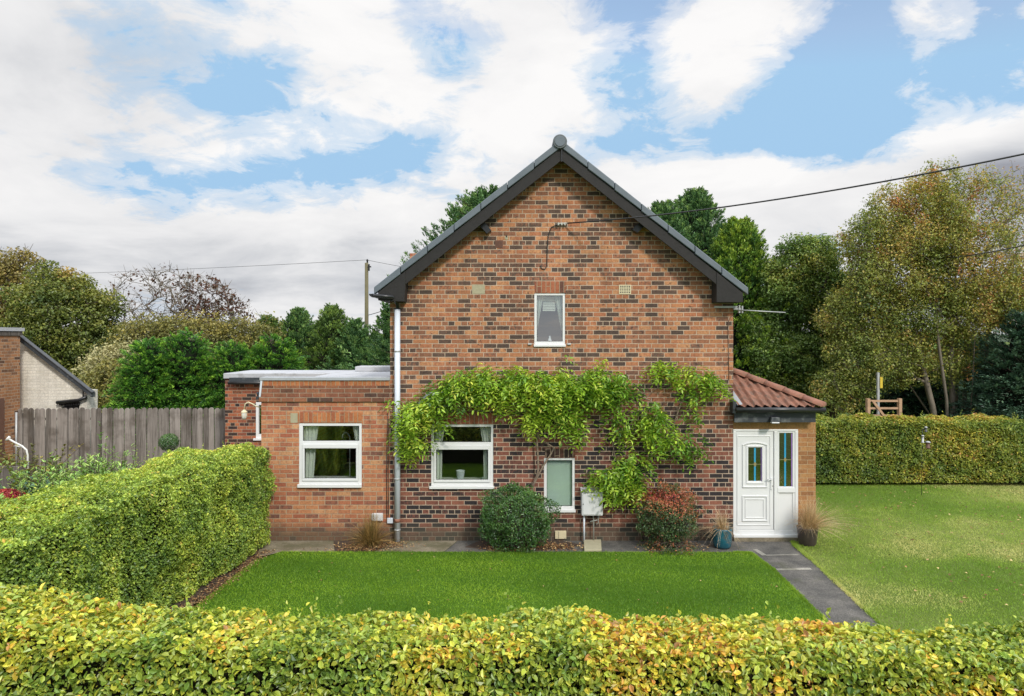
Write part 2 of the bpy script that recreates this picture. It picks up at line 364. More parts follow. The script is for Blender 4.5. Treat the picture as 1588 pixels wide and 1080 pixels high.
M['lawn'] = grass_ground('lawn_turf', (.035,.085,.008), (.055,.13,.012), (.09,.16,.02), .5, 3)
M['lawn2'] = grass_ground('dry_lawn_turf', (.06,.11,.015), (.12,.17,.035), (.24,.24,.09), .35, 3)
M['hill'] = grass_ground('hill_woods', (.03,.045,.03), (.05,.07,.045), (.10,.12,.06), .01, .05)
def pave(name, a, b, moss, ms=.55, sp=90):
    m, nt, out = new_mat(name)
    p = nd(nt, 'ShaderNodeBsdfPrincipled', i_Roughness=.9); p.inputs['Specular IOR Level'].default_value = .3
    g = wpos(nt); n1 = noise(nt, g, 2.5, 6, .6); n2 = noise(nt, g, sp, 3, .7)
    r = ramp(nt, [(.3, a), (.7, b)]); nt.links.new(n1, r.inputs[0])
    f = ramp(nt, [(.35, (.6,.6,.6)), (.5,(1,1,1)), (.68, (1.5,1.5,1.5))]); nt.links.new(n2, f.inputs[0])
    c = mixc(nt, 1.0, r.outputs[0], f.outputs[0], 'MULTIPLY')
    n3 = noise(nt, g, 1.4, 6, .65); f3 = ramp(nt, [(ms, (0,0,0)), (ms+.12, (1,1,1))]); nt.links.new(n3, f3.inputs[0])
    c = mixc(nt, mth(nt, 'MULTIPLY', f3.outputs[0], .75), c, moss)
    nt.links.new(c, p.inputs['Base Color'])
    bp = nd(nt, 'ShaderNodeBump', i_Strength=.5, i_Distance=.01); nt.links.new(n2, bp.inputs['Height']); nt.links.new(bp.outputs[0], p.inputs['Normal'])
    nt.links.new(p.outputs[0], out.inputs[0]); return m
M['tarmac'] = pave('worn_tarmac', (.055,.055,.052), (.15,.14,.125), (.06,.065,.035), .55, 70)
M['conc'] = pave('weathered_concrete', (.16,.135,.09), (.26,.225,.16), (.10,.095,.05), .48)
M['concp'] = pave('pale_concrete', (.20,.195,.17), (.36,.34,.29), (.09,.09,.06), .46)

# leaf colours
LM = {}
LM['near'] = leaf_mat('beech_hedge_leaf', [(0,(.055,.11,.02)),(.28,(.14,.22,.032)),(.52,(.29,.34,.045)),(.70,(.44,.43,.055)),(.84,(.55,.40,.05)),(.94,(.54,.28,.045)),(1,(.34,.17,.05))], .3, .07, .4)
LM['left'] = leaf_mat('green_hedge_leaf', [(0,(.05,.10,.02)),(.30,(.13,.20,.03)),(.6,(.26,.33,.045)),(.85,(.42,.42,.07)),(1,(.46,.32,.08))], .3, .06, k=1.65)
LM['right'] = leaf_mat('shaded_hedge_leaf', [(0,(.04,.08,.02)),(.35,(.12,.18,.03)),(.7,(.25,.27,.04)),(.9,(.42,.34,.05)),(1,(.34,.18,.06))], .28, .05)
LM['wist'] = leaf_mat('wisteria_leaflet', [(0,(.06,.15,.018)),(.35,(.15,.28,.025)),(.7,(.31,.43,.04)),(1,(.50,.52,.08))], .38, .06)
LM['shrub'] = leaf_mat('dark_shrub_leaf', [(0,(.018,.05,.012)),(.5,(.045,.11,.022)),(1,(.12,.20,.04))], .15, .09, .35)
LM['redsh'] = leaf_mat('reddening_shrub_leaf', [(0,(.025,.06,.02)),(.45,(.06,.11,.03)),(.62,(.12,.12,.035)),(.72,(.36,.13,.05)),(.9,(.42,.12,.06)),(1,(.25,.03,.03))], .2, .07, k=1.3)
LM['straw'] = leaf_mat('straw_grass_blade', [(0,(.30,.19,.09)),(.5,(.48,.35,.20)),(1,(.60,.48,.32))], .3, .04, k=1.25)
LM['brgrass'] = leaf_mat('brown_green_blade', [(0,(.10,.10,.03)),(.5,(.24,.15,.06)),(1,(.38,.24,.08))], .25, .04, k=1.3)
LM['maple'] = leaf_mat('olive_maple_leaf', [(0,(.05,.08,.02)),(.4,(.11,.14,.028)),(.75,(.20,.20,.04)),(1,(.30,.21,.06))], .3, .05)
LM['maple2'] = leaf_mat('yellowing_maple_leaf', [(0,(.10,.10,.03)),(.5,(.22,.18,.05)),(1,(.36,.22,.07))], .3, .05)
LM['brown'] = leaf_mat('brown_autumn_leaf', [(0,(.05,.028,.022)),(.6,(.11,.05,.03)),(1,(.2,.11,.04))], .2, .04, k=1.1)
LM['olive'] = leaf_mat('olive_bush_leaf', [(0,(.07,.085,.025)),(.5,(.15,.15,.045)),(1,(.28,.23,.06))], .3, .04)
LM['palebush'] = leaf_mat('pale_seedhead', [(0,(.20,.20,.09)),(.5,(.34,.32,.17)),(1,(.45,.40,.22))], .3, .03)
LM['cyp'] = leaf_mat('bright_cypress_frond', [(0,(.016,.05,.012)),(.35,(.035,.11,.02)),(.7,(.11,.25,.03)),(1,(.26,.42,.05))], .15, .04)
LM['cyp2'] = leaf_mat('olive_cypress_frond', [(0,(.03,.06,.018)),(.5,(.08,.14,.03)),(1,(.20,.28,.05))], .15, .04)
LM['cypd'] = leaf_mat('dark_cypress_frond', [(0,(.025,.065,.022)),(.45,(.065,.14,.042)),(1,(.19,.28,.07))], .15, .04)
LM['cypy'] = leaf_mat('golden_cypress_frond', [(0,(.03,.08,.015)),(.4,(.09,.17,.02)),(1,(.28,.36,.04))], .15, .04)
LM['blue'] = leaf_mat('blue_green_conifer_frond', [(0,(.015,.035,.022)),(.5,(.04,.085,.05)),(1,(.09,.15,.085))], .12, .04)
LM['mid'] = leaf_mat('mid_green_tree_leaf', [(0,(.04,.08,.02)),(.45,(.10,.165,.034)),(.8,(.20,.25,.05)),(1,(.32,.29,.06))], .3, .05)
LM['birch'] = leaf_mat('turning_tree_leaf', [(0,(.06,.10,.025)),(.35,(.16,.20,.04)),(.65,(.28,.27,.06)),(.88,(.40,.25,.07)),(1,(.38,.13,.06))], .32, .05)
LM['herb'] = leaf_mat('fresh_herbaceous_leaf', [(0,(.06,.14,.035)),(.5,(.16,.29,.06)),(1,(.34,.44,.12))], .3, .06)
LM['red'] = leaf_mat('crimson_flower_head', [(0,(.12,.015,.015)),(.6,(.30,.025,.025)),(1,(.45,.08,.05))], .15, .04, k=1.2)
LM['dead'] = leaf_mat('fallen_leaf', [(0,(.10,.05,.03)),(.5,(.28,.14,.06)),(1,(.50,.38,.18))], .1, .04, k=1.1)
LM['grass'] = leaf_mat('mown_grass_blade', [(0,(.08,.16,.010)),(.5,(.165,.28,.018)),(1,(.30,.39,.04))], .3, .03, bri=.25)
LM['grass2'] = leaf_mat('dry_mown_grass_blade', [(0,(.12,.22,.02)),(.45,(.22,.32,.04)),(1,(.48,.45,.18))], .3, .03, bri=.2)

# ---------------------------------------------------------------- ground
g = MB(); g.add([(-900,-300,-.03),(900,-300,-.03),(900,1500,-.03),(-900,1500,-.03)], [(0,1,2,3)])
g.obj('ground', M['ground'], kind='structure')
# hills
def hill(name, Y, h0, seed, x0=-900, x1=900):
    mb = MB(); n = 120; vs = []
    for i in range(n+1):
        x = x0+(x1-x0)*i/n
        h = h0*(.55+.45*math.sin(x*.004+seed)+.12*math.sin(x*.021+seed*2)+.05*math.sin(x*.11))
        h = max(.5, h)
        for k, (dy, hh) in enumerate(((0,-.2),(60,.5),(140,.9),(220,1),(420,.3))): vs.append((x, Y+dy, h*hh))
    fs = [(i*5+k, (i+1)*5+k, (i+1)*5+k+1, i*5+k+1) for i in range(n) for k in range(4)]
    mb.add(vs, fs, True); mb.obj(name, M['hill'], kind='structure')
hill('hills', 700, 15, .8)

def strip(name, pts, z, mat, label=None):
    mb = MB(); mb.add([(p[0], p[1], z) for p in pts], [tuple(range(len(pts)))])
    me = mb.mesh(name)
    o = link(name, me, mat, kind='structure')
    if me.polygons[0].normal.z < 0: me.flip_normals()
    return o
# lawns
PL = [G(1140,857), G(1165,858), G(1200,884), G(1283,965)]   # left edge of the path
PR = [G(1228,838), G(1234,848), G(1258,868), G(1362,965)]   # right edge
def ext(a, b, Y):
    t = (Y-b[1])/(b[1]-a[1]); return (b[0]+(b[0]-a[0])*t, Y, 0)
PL.append(ext(PL[2], PL[3], 4.3)); PR.append(ext(PR[2], PR[3], 4.3))
lawnA = [(-4.72,4.3),(PL[4][0],4.3)]+[(p[0],p[1]) for p in PL[3::-1]]+[(-4.05,11.93),(-4.28,11.5),(-4.36,9.8)]
lawnB = [(PR[4][0],4.3),(16,4.3),(16,18.6),(5.62,18.6),(5.62,12.62)]+[(p[0],p[1]) for p in PR[:4]]
strip('lawn', lawnA, 0.0, M['lawn'])
strip('side_lawn', lawnB, 0.0, M['lawn2'])
# path in slabs with pale joints
pathpoly = [(4.10,12.64),(5.28,12.64)]+[(p[0],p[1]) for p in PR]+[(p[0],p[1]) for p in PL[::-1]]
strip('path', pathpoly, -.008, M['tarmac'])
def pjoint(y0, y1, w, x0s=0):
    a, b = G(y0[0], y0[1]), G(y1[0], y1[1])
    strip('path_joint', [(a[0],a[1]-w,0),(b[0],b[1]-w*.8,0),(b[0],b[1]+w,0),(a[0],a[1]+w,0)], -.003, M['concp'])
pjoint((1188,861),(1240,860),.022); pjoint((1204,883),(1258,882),.05)
a, b = G(1172,852), G(1184,861)
strip('path_joint', [(a[0]-.05,a[1],0),(a[0]+.03,a[1]+.01,0),(b[0]+.06,b[1]+.01,0),(b[0]-.03,b[1]-.02,0)], -.0025, M['concp'])
# paving along the wall
strip('paving', [(-4.9,11.4),(-4.5,11.5),(-4.05,11.93),(-2.5,11.93),(-2.15,12.62),(-4.9,12.62)], -.006, M['conc'])
strip('soil_bed', [(-3.1,11.94),(-2.44,11.93),(-2.15,12.62),(-3.3,12.62)], -.001, M['soil'])
strip('paving_slab', [(-2.42,11.93),(-1.2,11.93),(-1.0,12.62),(-2.1,12.62)], -.004, M['conc'])
strip('tarmac_strip', [(-1.19,11.93),(4.09,11.93),(4.09,12.62),(-.99,12.62)], -.005, M['tarmac'])
strip('soil_patch', [(-.85,12.2),(-.3,12.02),(.5,12.0),(1.0,12.15),(1.25,12.35),(.9,12.6),(-.6,12.6)], -.001, M['soil'])
strip('soil_under_hedge', [(-7,4.3),(-5.15,4.3),(-4.42,9.8),(-4.33,11.55),(-4.6,12.6),(-7,12.6)], .004, M['soil'])
strip('garden_soil', [(-17,12.62),(-17,4.2),(-7,4.2),(-7,12.62)], -.012, M['soil'])
strip('patio', [(-17,12.63),(-4.9,12.63),(-4.9,19.0),(-17,19.0)], -.012, M['conc'])

def inpoly(X, Y, poly):
    c = np.zeros(len(X), bool); n = len(poly); j = n-1
    for i in range(n):
        xi, yi = poly[i][:2]; xj, yj = poly[j][:2]
        c ^= ((yi > Y) != (yj > Y)) & (X < (xj-xi)*(Y-yi)/(yj-yi+1e-12)+xi); j = i
    return c
def turf(name, label, poly, n, mat, bh=.035, vf=None, edge=None):
    P = np.array([p[:2] for p in poly]); lo, hi = P.min(0), P.max(0)
    X = R.uniform(lo[0], hi[0], n*3); Y = R.uniform(lo[1], hi[1], n*3)
    k = inpoly(X, Y, poly); X, Y = X[k][:n], Y[k][:n]
    # keep what the view could see, more of it where it is near
    m = len(X); base = np.stack([X, Y, np.zeros(m)], 1)
    if edge is not None:
        e = []
        for (a, b) in edge:
            q = R.uniform(0, 1, 2500)[:, None]; a = np.array(a[:2]); b = np.array(b[:2])
            pts = a+(b-a)*q+R.normal(size=(2500, 2))*.018
            e.append(np.concatenate([pts, np.zeros((2500, 1))], 1))
        base = np.concatenate([base]+e); m = len(base)
    hh = bh*R.uniform(.5, 1.4, m)*(.7+.6*vnoise(base, 3, 5))
    lean = R.normal(size=(m, 2))*.6; w = R.uniform(.0022, .005, m)[:, None]
    ang = R.uniform(0, 6.28, m); d = np.stack([np.cos(ang), np.sin(ang), 0*ang], 1)
    tip = base+np.stack([lean[:,0]*hh, lean[:,1]*hh, hh], 1)
    V = np.stack([base-d*w, base+d*w, tip], 1).reshape(-1, 3)
    v = np.clip(vf(base)+R.normal(size=m)*.12, 0, 1)
    me = npmesh(name, V, np.arange(m*3).reshape(-1, 3), v, mat)
    return link(name, me, None, label=label, cat='grass', kind='stuff')
mow = lambda B: .34+.62*(vnoise(B, .7, 1)-.5)*2*.7+.25*vnoise(B*np.array([.35,1,1]), 4.2, 2)-.12+.16*np.sin(B[:,0]*1.0+B[:,1]*4.6+1.5*vnoise(B,.8,6))*.7
dry = lambda B: np.clip(.09*np.sin(B[:,0]*3.6-B[:,1]*1.5+2*vnoise(B,.6,7))-.05+1.5*(vnoise(B*np.array([.5,1.2,1]), .85, 3)-.36)+.35*(vnoise(B, 3.5, 4)-.5)+.10*np.exp(-((B[:,1]-12.3)**2)/5), 0, 1)
turf('grass', 'short bright green mown grass of the lawn in front of the brick house', lawnA, 330000, LM['grass'], .020, mow, edge=list(zip(PL[:-1], PL[1:]))+[((-4.28,11.5),(-4.36,9.8)),((-4.36,9.8),(-4.5,7.5))]+[((-4.05,11.93),PL[0])])
lb = [p if p[0] < 13 else (13.2, p[1]) for p in lawnB]
turf('side_grass', 'patchy yellowing mown grass of the lawn right of the path', lb, 330000, LM['grass2'], .024, dry, edge=list(zip(PR[:-1], PR[1:])))

# fallen leaves
def litter(name, label, fn, n, size, mat=LM['dead']):
    P = fn(n); N = rv(n)*.35+np.array([0,0,1]); A = rv(n)
    V, Fc, v = leaves(P, N, A, R.uniform(.7,1.3,n)*size, R.uniform(.5,.9,n)*size, R.uniform(0,1,n), fold=.2)
    link(name, npmesh(name, V, Fc, v, mat), None, label=label, cat='leaf litter', kind='stuff')
def f_side(n):
    y = R.uniform(9, 17, n); x = R.uniform(5.8, 12.5, n); return np.stack([x, y, np.full(n, .035)], 1)
litter('fallen_leaves', 'pale fallen leaves scattered over the side lawn', f_side, 420, .055)
def f_front(n):
    y = R.uniform(6, 11.8, n); x = R.uniform(-4, 4, n); return np.stack([x, y, np.full(n, .03)], 1)
litter('lawn_leaves', 'a few small pale leaves lying on the front lawn', f_front, 90, .035)
def f_beds(n):
    c = np.array([(-2.7,12.15),(-2.35,12.3),(.0,12.1),(.8,12.2),(2.9,12.2)])[R.integers(0,5,n)]
    q = c+R.normal(size=(n,2))*np.array([.28,.13]); q[:,1] = np.clip(q[:,1], 11.96, 12.57); return np.concatenate([q, R.uniform(.004,.03,(n,1))], 1)
litter('bed_litter', 'brown leaf litter lying in the beds below the wall', f_beds, 2600, .035)
def f_hedge(n):
    y = R.uniform(8.4, 12.0, n); x = -4.30-(12.3-y)*.06+R.normal(size=n)*.09; return np.stack([x, y, R.uniform(.004,.02,n)+.004], 1)
litter('hedge_litter', 'dry twigs and leaves along the foot of the left hedge', f_hedge, 1500, .03)

# ---------------------------------------------------------------- the house
YW = 12.6
house = thing('brick_house', 'two storey gabled house of brindled orange brick with flat roofed extension and small porch', 'house', (.9, YW, 0))
XL, XR, XA = W(605,0,YW)[0], W(1137,0,YW)[0], .90
def hole(x0, x1, y0, y1, Y=YW):
    a = W(x0, y1, Y); b = W(x1, y0, Y); return (a[0], b[0], a[2], b[2])
h_up = hole(828.5, 876.5, 455, 537); h_lo = hole(668.5, 765, 658.5, 758); h_ba = hole(843.5, 891.5, 710.5, 794)
ZE = 4.60
w = MB(); w.wall(XL, XR, -.1, ZE, [h_up, h_lo, h_ba], YW, YW+.28)
ZA = ZE+(XR-XL)/2*.80
w.prism([(XL,ZE),(XR,ZE),((XL+XR)/2,ZA)], YW, YW+.28)
w.box(XL, XL+.28, YW+.28, 20.2, -.1, ZE); w.box(XR-.28, XR, YW+.28, 20.2, -.1, ZE); w.box(XL+.28, XR-.28, 19.95, 20.2, -.1, ZE)
w.prism([(XL,ZE),(XR,ZE),((XL+XR)/2,ZA)], 19.95, 20.2)
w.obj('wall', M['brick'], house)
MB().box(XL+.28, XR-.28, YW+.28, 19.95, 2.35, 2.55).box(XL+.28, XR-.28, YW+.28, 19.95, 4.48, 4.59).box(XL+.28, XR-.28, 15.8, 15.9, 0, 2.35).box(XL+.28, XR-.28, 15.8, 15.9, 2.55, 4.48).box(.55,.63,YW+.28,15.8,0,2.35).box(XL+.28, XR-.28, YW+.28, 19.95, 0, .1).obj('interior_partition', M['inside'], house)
# chimney
MB().box(-2.66, XL-.003, 17.8, 18.4, 0, 5.95).obj('chimney', M['brick_ext'], house)

# roof, verge caps and bargeboards (the verge stands 0.3 m proud of the wall)
YV = 12.30
def P2(px, py, Y=YV): a = W(px, py, Y); return (a[0], a[2])
ax = .88
tl, ta, tr_ = P2(580,446), (ax, P2(0,217)[1]), P2(1160,447)
for s, e in ((-1, tl), (1, tr_)):
    mb = MB(); n = 11
    # tiled slope in overlapping courses
    for i in range(n):
        t0, t1 = i/n, (i+1)/n+.012
        x0, z0 = ta[0]+(e[0]-ta[0])*t0, ta[1]+(e[1]-ta[1])*t0
        x1, z1 = ta[0]+(e[0]-ta[0])*min(t1,1), ta[1]+(e[1]-ta[1])*min(t1,1)
        mb.prism([(x0,z0-.03),(x1,z1-.008),(x1,z1-.075),(x0,z0-.10)], YV+.09, 20.5)
    mb.obj('roof', M['slate'], house)
    for i in range(7):
        t0, t1 = i/7+.0012, (i+1)/7-.0012
        x0, z0 = ta[0]+(e[0]-ta[0])*t0, ta[1]+(e[1]-ta[1])*t0; x1, z1 = ta[0]+(e[0]-ta[0])*t1, ta[1]+(e[1]-ta[1])*t1
        MB().prism([(x0,z0),(x1,z1),(x1,z1-.128),(x0,z0-.145)], YV-.03, YV+.088).obj('verge_cap', M['verge'], house, bevel=.012)
L1 = [P2(586.5,454), P2(868.5,231), P2(870.2,249), P2(629,441), P2(627,468), P2(586.5,466)]
R1 = [P2(1152,455), P2(873,232), P2(871.3,249), P2(1111,441), P2(1111,469), P2(1152,469)]
for q in (L1, R1):
    # slope board and the boxed end, butted side by side
    sl = [q[0], q[1], q[2], q[3]]
    end = [q[0], q[3], q[4], q[5]]
    xm = q[3][0]; t = (xm-q[0][0])/(q[1][0]-q[0][0]); zt = q[0][1]+(q[1][1]-q[0][1])*t
    MB().prism([(xm,zt), q[1], q[2], q[3]], YV, YV+.03).obj('bargeboard', M['black'], house)
    MB().prism([q[0], (xm,zt), q[3], q[4], q[5]], YV-.012, YW+.25 if q is R1 else YW-.002).obj('box_end', M['black'], house, bevel=.004)
    e = q[0]; sgn = -1 if q is L1 else 1
    xe = XL if sgn < 0 else XR
    MB().box(min(xe+sgn*.003, q[5][0]), max(xe+sgn*.003, q[5][0]), YW+(.0 if sgn<0 else .252), 20.4, q[5][1], q[5][1]+.17).obj('soffit', M['black'], house)
    MB().prism([(xm,zt-.0),(q[1]), (q[1][0],q[1][1]-.03),(xm,zt-.03)], YV+.031, YW-.002).obj('verge_soffit', M['black'], house)
c = W(868.5, 219.5, YV-.05); mb = MB()
n = 20; rr = .128
pts = [(c[0]+rr*math.cos(2*math.pi*k/n), c[2]+rr*math.sin(2*math.pi*k/n)) for k in range(n)]
mb.prism(pts, YV-.06, 20.5).obj('ridge_tile', M['verge_end'], house, bevel=.01)
pts = [(c[0]+.095*math.cos(2*math.pi*k/n), c[2]+.095*math.sin(2*math.pi*k/n)) for k in range(n)]
MB().prism(pts, YV-.072, YV-.0605).obj('ridge_end_disc', M['verge'], house, bevel=.004)
p = W(871, 240, YV); MB().box(p[0]-.012, p[0]+.012, YV-.018, YV-.002, p[2]-.13, p[2]+.10).obj('bargeboard_joint', M['blackp'], house)
for q in ([(745,352),(752,346),(762,358),(755,363)], [(991,346),(984,352),(980,357),(988,362),(998,352)]):
    MB().prism([P2(x,y,YW-.1) for x,y in q], YW-.16, YW-.002).obj('purlin_end', M['blackp'], house)

# gutter and downpipes
gz = W(0,455,YV)[2]; gx = W(579,0,YV)[0]
mb = MB(); prof = [(gx-.02+.055*math.cos(a), gz-.012+.055*math.sin(a)) for a in [math.pi+math.pi*k/8 for k in range(9)]]
prof += [(gx-.02+.047*math.cos(a), gz-.010+.047*math.sin(a)) for a in [2*math.pi-math.pi*k/8 for k in range(9)]]
mb.prism(prof, YV-.02, 20.4); mb.prism(prof[:9], YV-.026, YV-.021).obj('gutter', M['blackp'], house)
MB().tube([(gx-.02,YV+.02,gz-.04),(gx+.05,YV-.06,gz-.05),(gx+.35,YV-.06,gz-.07),(W(613,0,12.45)[0],12.42,gz-.10),(W(616.5,0,12.5)[0],12.5,gz-.2),(W(616.5,0,12.5)[0],12.5,W(0,480,12.5)[2])], .036, 10).obj('swan_neck', M['blackp'], house)
xd = W(616.3,0,12.5)[0]
dp = MB().tube([(xd,12.5,W(0,480,12.5)[2]),(xd,12.5,.02)], .052, 14).obj('downpipe', M['pipe'], house)
for y in (545, 668, 743, 822): z = W(0,y,12.5)[2]; MB().tube([(xd,12.5,z-.014),(xd,12.5,z+.014)], .0575, 14).obj('pipe_collar', M['steel'], dp)
z = W(0,807,12.5)[2]; MB().tube([(xd,12.5,z-.035),(xd,12.5,z+.03)], .0535, 14).obj('pipe_coupling', M['tile_r'], dp)
x, y, z = W(690,608,12.5)
MB().tube([W(700,628,12.52),W(640,634,12.52),W(626,645,12.52),W(626,668,12.52)], .028, 8).obj('waste_pipe', M['pipe'], house)
MB().tube([W(704,608,12.50),W(664,612,12.50),W(640,640,12.5)], .035, 8).obj('waste_pipe', M['pipe'], house)

# windows
def rect_frame(mb, o, i, y0, y1):                    # o, i = (x0,x1,z0,z1) outer, inner
    mb.box(o[0], o[1], y0, y1, i[3], o[3]); mb.box(o[0], o[1], y0, y1, o[2], i[2])
    mb.box(o[0], i[0], y0, y1, i[2], i[3]); mb.box(i[1], o[1], y0, y1, i[2], i[3])
def pane(i, y, par, name='pane'):
    mb = MB(); mb.add([(i[0],y,i[2]),(i[1],y,i[2]),(i[1],y,i[3]),(i[0],y,i[3])], [(0,1,2,3)])
    return mb.obj(name, M['glass'], par)
def curtain(par, x0t, x1t, x0b, x1b, zt, zb, y, folds=7, name='curtain', waist=None):
    mb = MB(); n = 60; m = 10; vs = []
    for j in range(m+1):
        t = j/m; z = zt+(zb-zt)*t; a = x0t+(x0b-x0t)*t; b = x1t+(x1b-x1t)*t
        for i in range(n+1):
            u = i/n; vs.append((a+(b-a)*u, y+.022*math.sin(u*folds*6.28+.5*math.sin(t*3)), z))
    mb.add(vs, [(j*(n+1)+i, (j+1)*(n+1)+i, (j+1)*(n+1)+i+1, j*(n+1)+i+1) for j in range(m) for i in range(n)], True)
    return mb.obj(name, M['curtain'], par)
def win2(h, Y, topl, botl, sillx, silly):
    f = MB(); o = (h[0], h[1], h[2], h[3]); y0, y1 = Y+.012, Y+.075
    t = hole(*topl, Y); b = hole(*botl, Y)
    zs = W(0, silly, Y)[2]
    f.box(o[0], o[1], y0, y1, t[3], o[3]); f.box(o[0], t[0], y0, y1, t[2], t[3]); f.box(t[1], o[1], y0, y1, t[2], t[3])
    zm = (t[2]+b[3])/2+.012
    f.box(o[0], o[1], y0, y1, zm, t[2])
    f.box(o[0], b[0]-.04, y0, y1, zs, zm); f.box(b[1]+.04, o[1], y0, y1, zs, zm)
    f.box(b[0]-.04, b[1]+.04, y0, y1, zs, b[2]-.045)
    win = f.obj('window', M['upvc'], house, bevel=.004)
    s = MB(); rect_frame(s, (b[0]-.0405, b[1]+.0405, b[2]-.046, zm), b, Y-.008, Y+.060); s.obj('sash', M['upvc'], win, bevel=.006)
    # gasket
    s = MB(); rect_frame(s, b, (b[0]+.008,b[1]-.008,b[2]+.008,b[3]-.008), Y+.012, Y+.03); rect_frame(s, t, (t[0]+.006,t[1]-.006,t[2]+.006,t[3]-.006), Y+.03, Y+.05); s.obj('gasket', M['blackp'], win)
    pane(t, Y+.04, win); pane(b, Y+.022, win)
    a = W(sillx[0], 0, Y)[0]; c = W(sillx[1], 0, Y)[0]
    MB().box(a, c, Y-.045, Y+.14, h[2], zs).obj('sill', M['upvc'], win, bevel=.005)
    return win, t, b
def px(x, Y=YW): return W(x,0,Y)[0]
def pz(y, Y=YW): return W(0,y,Y)[2]
wl, t, b = win2(h_lo, YW, (672.8,761.3,662.4,686.2), (676.3,756.9,697.6,744.4), (666,766.5), 753.8)
yc = YW+.115
curtain(wl, px(672), px(690), px(672), px(683), pz(660), pz(697), yc, 3)
curtain(wl, px(743), px(763), px(750), px(763), pz(660), pz(697), yc, 3)
curtain(wl, px(672), px(685), px(672), px(684), pz(697), pz(752), yc, 2); curtain(wl, px(749), px(763), px(750), px(763), pz(697), pz(752), yc, 2)
MB().box(h_lo[0], h_lo[1], YW+.15, YW+.42, pz(750), pz(747.5)).obj('inner_sill', M['upvc'], wl)
# extension openings
XE0 = px(405)
h_ex = hole(463.5, 561, 656.5, 756)
we, t, b = win2(h_ex, YW, (469.3,556.7,660.9,684.3), (472.2,552.2,695.6,742.4), (462,561.5), 751)
curtain(we, px(468), px(492), px(468), px(486), pz(659), pz(697), yc, 4); curtain(we, px(468), px(487), px(468), px(483), pz(697), pz(750), yc, 3)
curtain(we, px(544), px(559), px(549), px(559), pz(659), pz(686), yc, 3)
MB().box(h_ex[0], h_ex[1], YW+.15, YW+.42, pz(748), pz(745.5)).obj('inner_sill', M['upvc'], we)
MB().box(px(523), px(536), YW+2.2, YW+2.3, pz(685), pz(655)).obj('cupboard_door', M['upvc'], we)
xt = px(536); MB().tube([(xt,YW+.33,pz(745.5)),(xt,YW+.33,pz(682)),(xt-.03,YW+.3,pz(676)),(xt-.08,YW+.28,pz(674)),(xt-.12,YW+.26,pz(678)),(xt-.12,YW+.26,pz(683))], .012, 8).obj('kitchen_tap', M['steel'], we)

def win1(h, Y, inner, sl=None):
    f = MB(); i = hole(*inner, Y); rect_frame(f, h, i, Y+.010, Y+.07)
    win = f.obj('window', M['upvc'], house, bevel=.005)
    s = MB(); rect_frame(s, i, (i[0]+.008,i[1]-.008,i[2]+.008,i[3]-.008), Y+.02, Y+.035); s.obj('gasket', M['blackp'], win)
    pane(i, Y+.028, win); return win, i
wu, iu = win1((h_up[0],h_up[1],h_up[2]+.0,h_up[3]), YW, (832.5,872.5,458.5,530))
MB().box(h_up[0]-.01, h_up[1]+.01, YW-.03, YW+.005, h_up[2]-.012, h_up[2]+.03).obj('sill', M['upvc'], wu, bevel=.005)
curtain(wu, px(831), px(843), px(831), px(833.5), pz(457), pz(513), yc, 3); curtain(wu, px(860), px(874), px(871), px(874), pz(457), pz(513), yc, 3)
MB().box(h_up[0], h_up[1], YW+.15, YW+.4, pz(534), pz(530.5)).obj('inner_sill', M['upvc'], wu)
mb = MB()
for k in range(9): z = pz(460)-k*.03; mb.box(px(842), px(862), yc+.03, yc+.035, z-.022, z)
mb.obj('blind', M['curtain'], wu)
wb, ib = win1(h_ba, YW, (848,887.5,714.2,785.5))
MB().box(h_ba[0]-.0, h_ba[1]+.012, YW-.035, YW+.006, h_ba[2]-.006, h_ba[2]+.045).obj('sill', M['upvc'], wb, bevel=.005)
mb = MB(); z = ib[3]-.005
while z > ib[2]+.01:
    mb.add([(ib[0]-.02,YW+.073,z-.021),(ib[1]+.02,YW+.073,z-.021),(ib[1]+.02,YW+.086,z+.004),(ib[0]-.02,YW+.086,z+.004)], [(0,1,2,3)]); z -= .0225
mb.box(ib[0]-.02, ib[1]+.02, YW+.13, YW+.14, ib[2]-.02, ib[3]+.02)
mb.obj('blind', M['blind'], wb)
# soldier courses over openings
def soldier(x0, x1, y0, y1, m):
    MB().box(px(x0), px(x1), YW-.003, YW+.02, pz(y1), pz(y0)).obj('lintel', M[m], house)
soldier(829, 877, 436.5, 454.2, 'sol_r'); soldier(845, 892, 696, 709.6, 'sol_d'); soldier(667, 766, 640.5, 657.6, 'sol_r')

# vents, patch, boxes
x0, x1, z0, z1 = hole(960, 978.5, 442, 456.5)
ab = MB(); rect_frame(ab, (x0,x1,z0,z1), (x0+.018,x1-.018,z0+.018,z1-.018), YW-.008, YW+.02)
for k in range(1, 6): xx = x0+.018+(x1-x0-.036)*k/6; ab.box(xx-.006, xx+.006, YW-.006, YW+.02, z0+.018, z1-.018)
for k in range(1, 5): zz = z0+.018+(z1-z0-.036)*k/5; ab.box(x0+.018, x1-.018, YW-.004, YW+.02, zz-.006, zz+.006)
ab.obj('air_brick', M['cream'], house, label='cream air brick with a square grid of holes')
MB().box(x0+.02, x1-.02, YW-.0025, YW+.0, z0+.02, z1-.02).obj('vent_hollow', M['cable'], house)
x0, x1, z0, z1 = hole(732, 752, 441.5, 456); MB().box(x0, x1, YW-.003, YW+.02, z0, z1).obj('blocked_vent', M['stone'], house)
x0, x1, z0, z1 = hole(768, 780, 373, 384.5); mb = MB().box(x0, x1, YW-.004, YW+.02, z0, z1)
for k in range(6): zz = z0+.012+k*.02; mb.box(x0+.008, x1-.008, YW-.010, YW-.004, zz, zz+.01)
mb.obj('louvre_vent', M['brownv'], house)
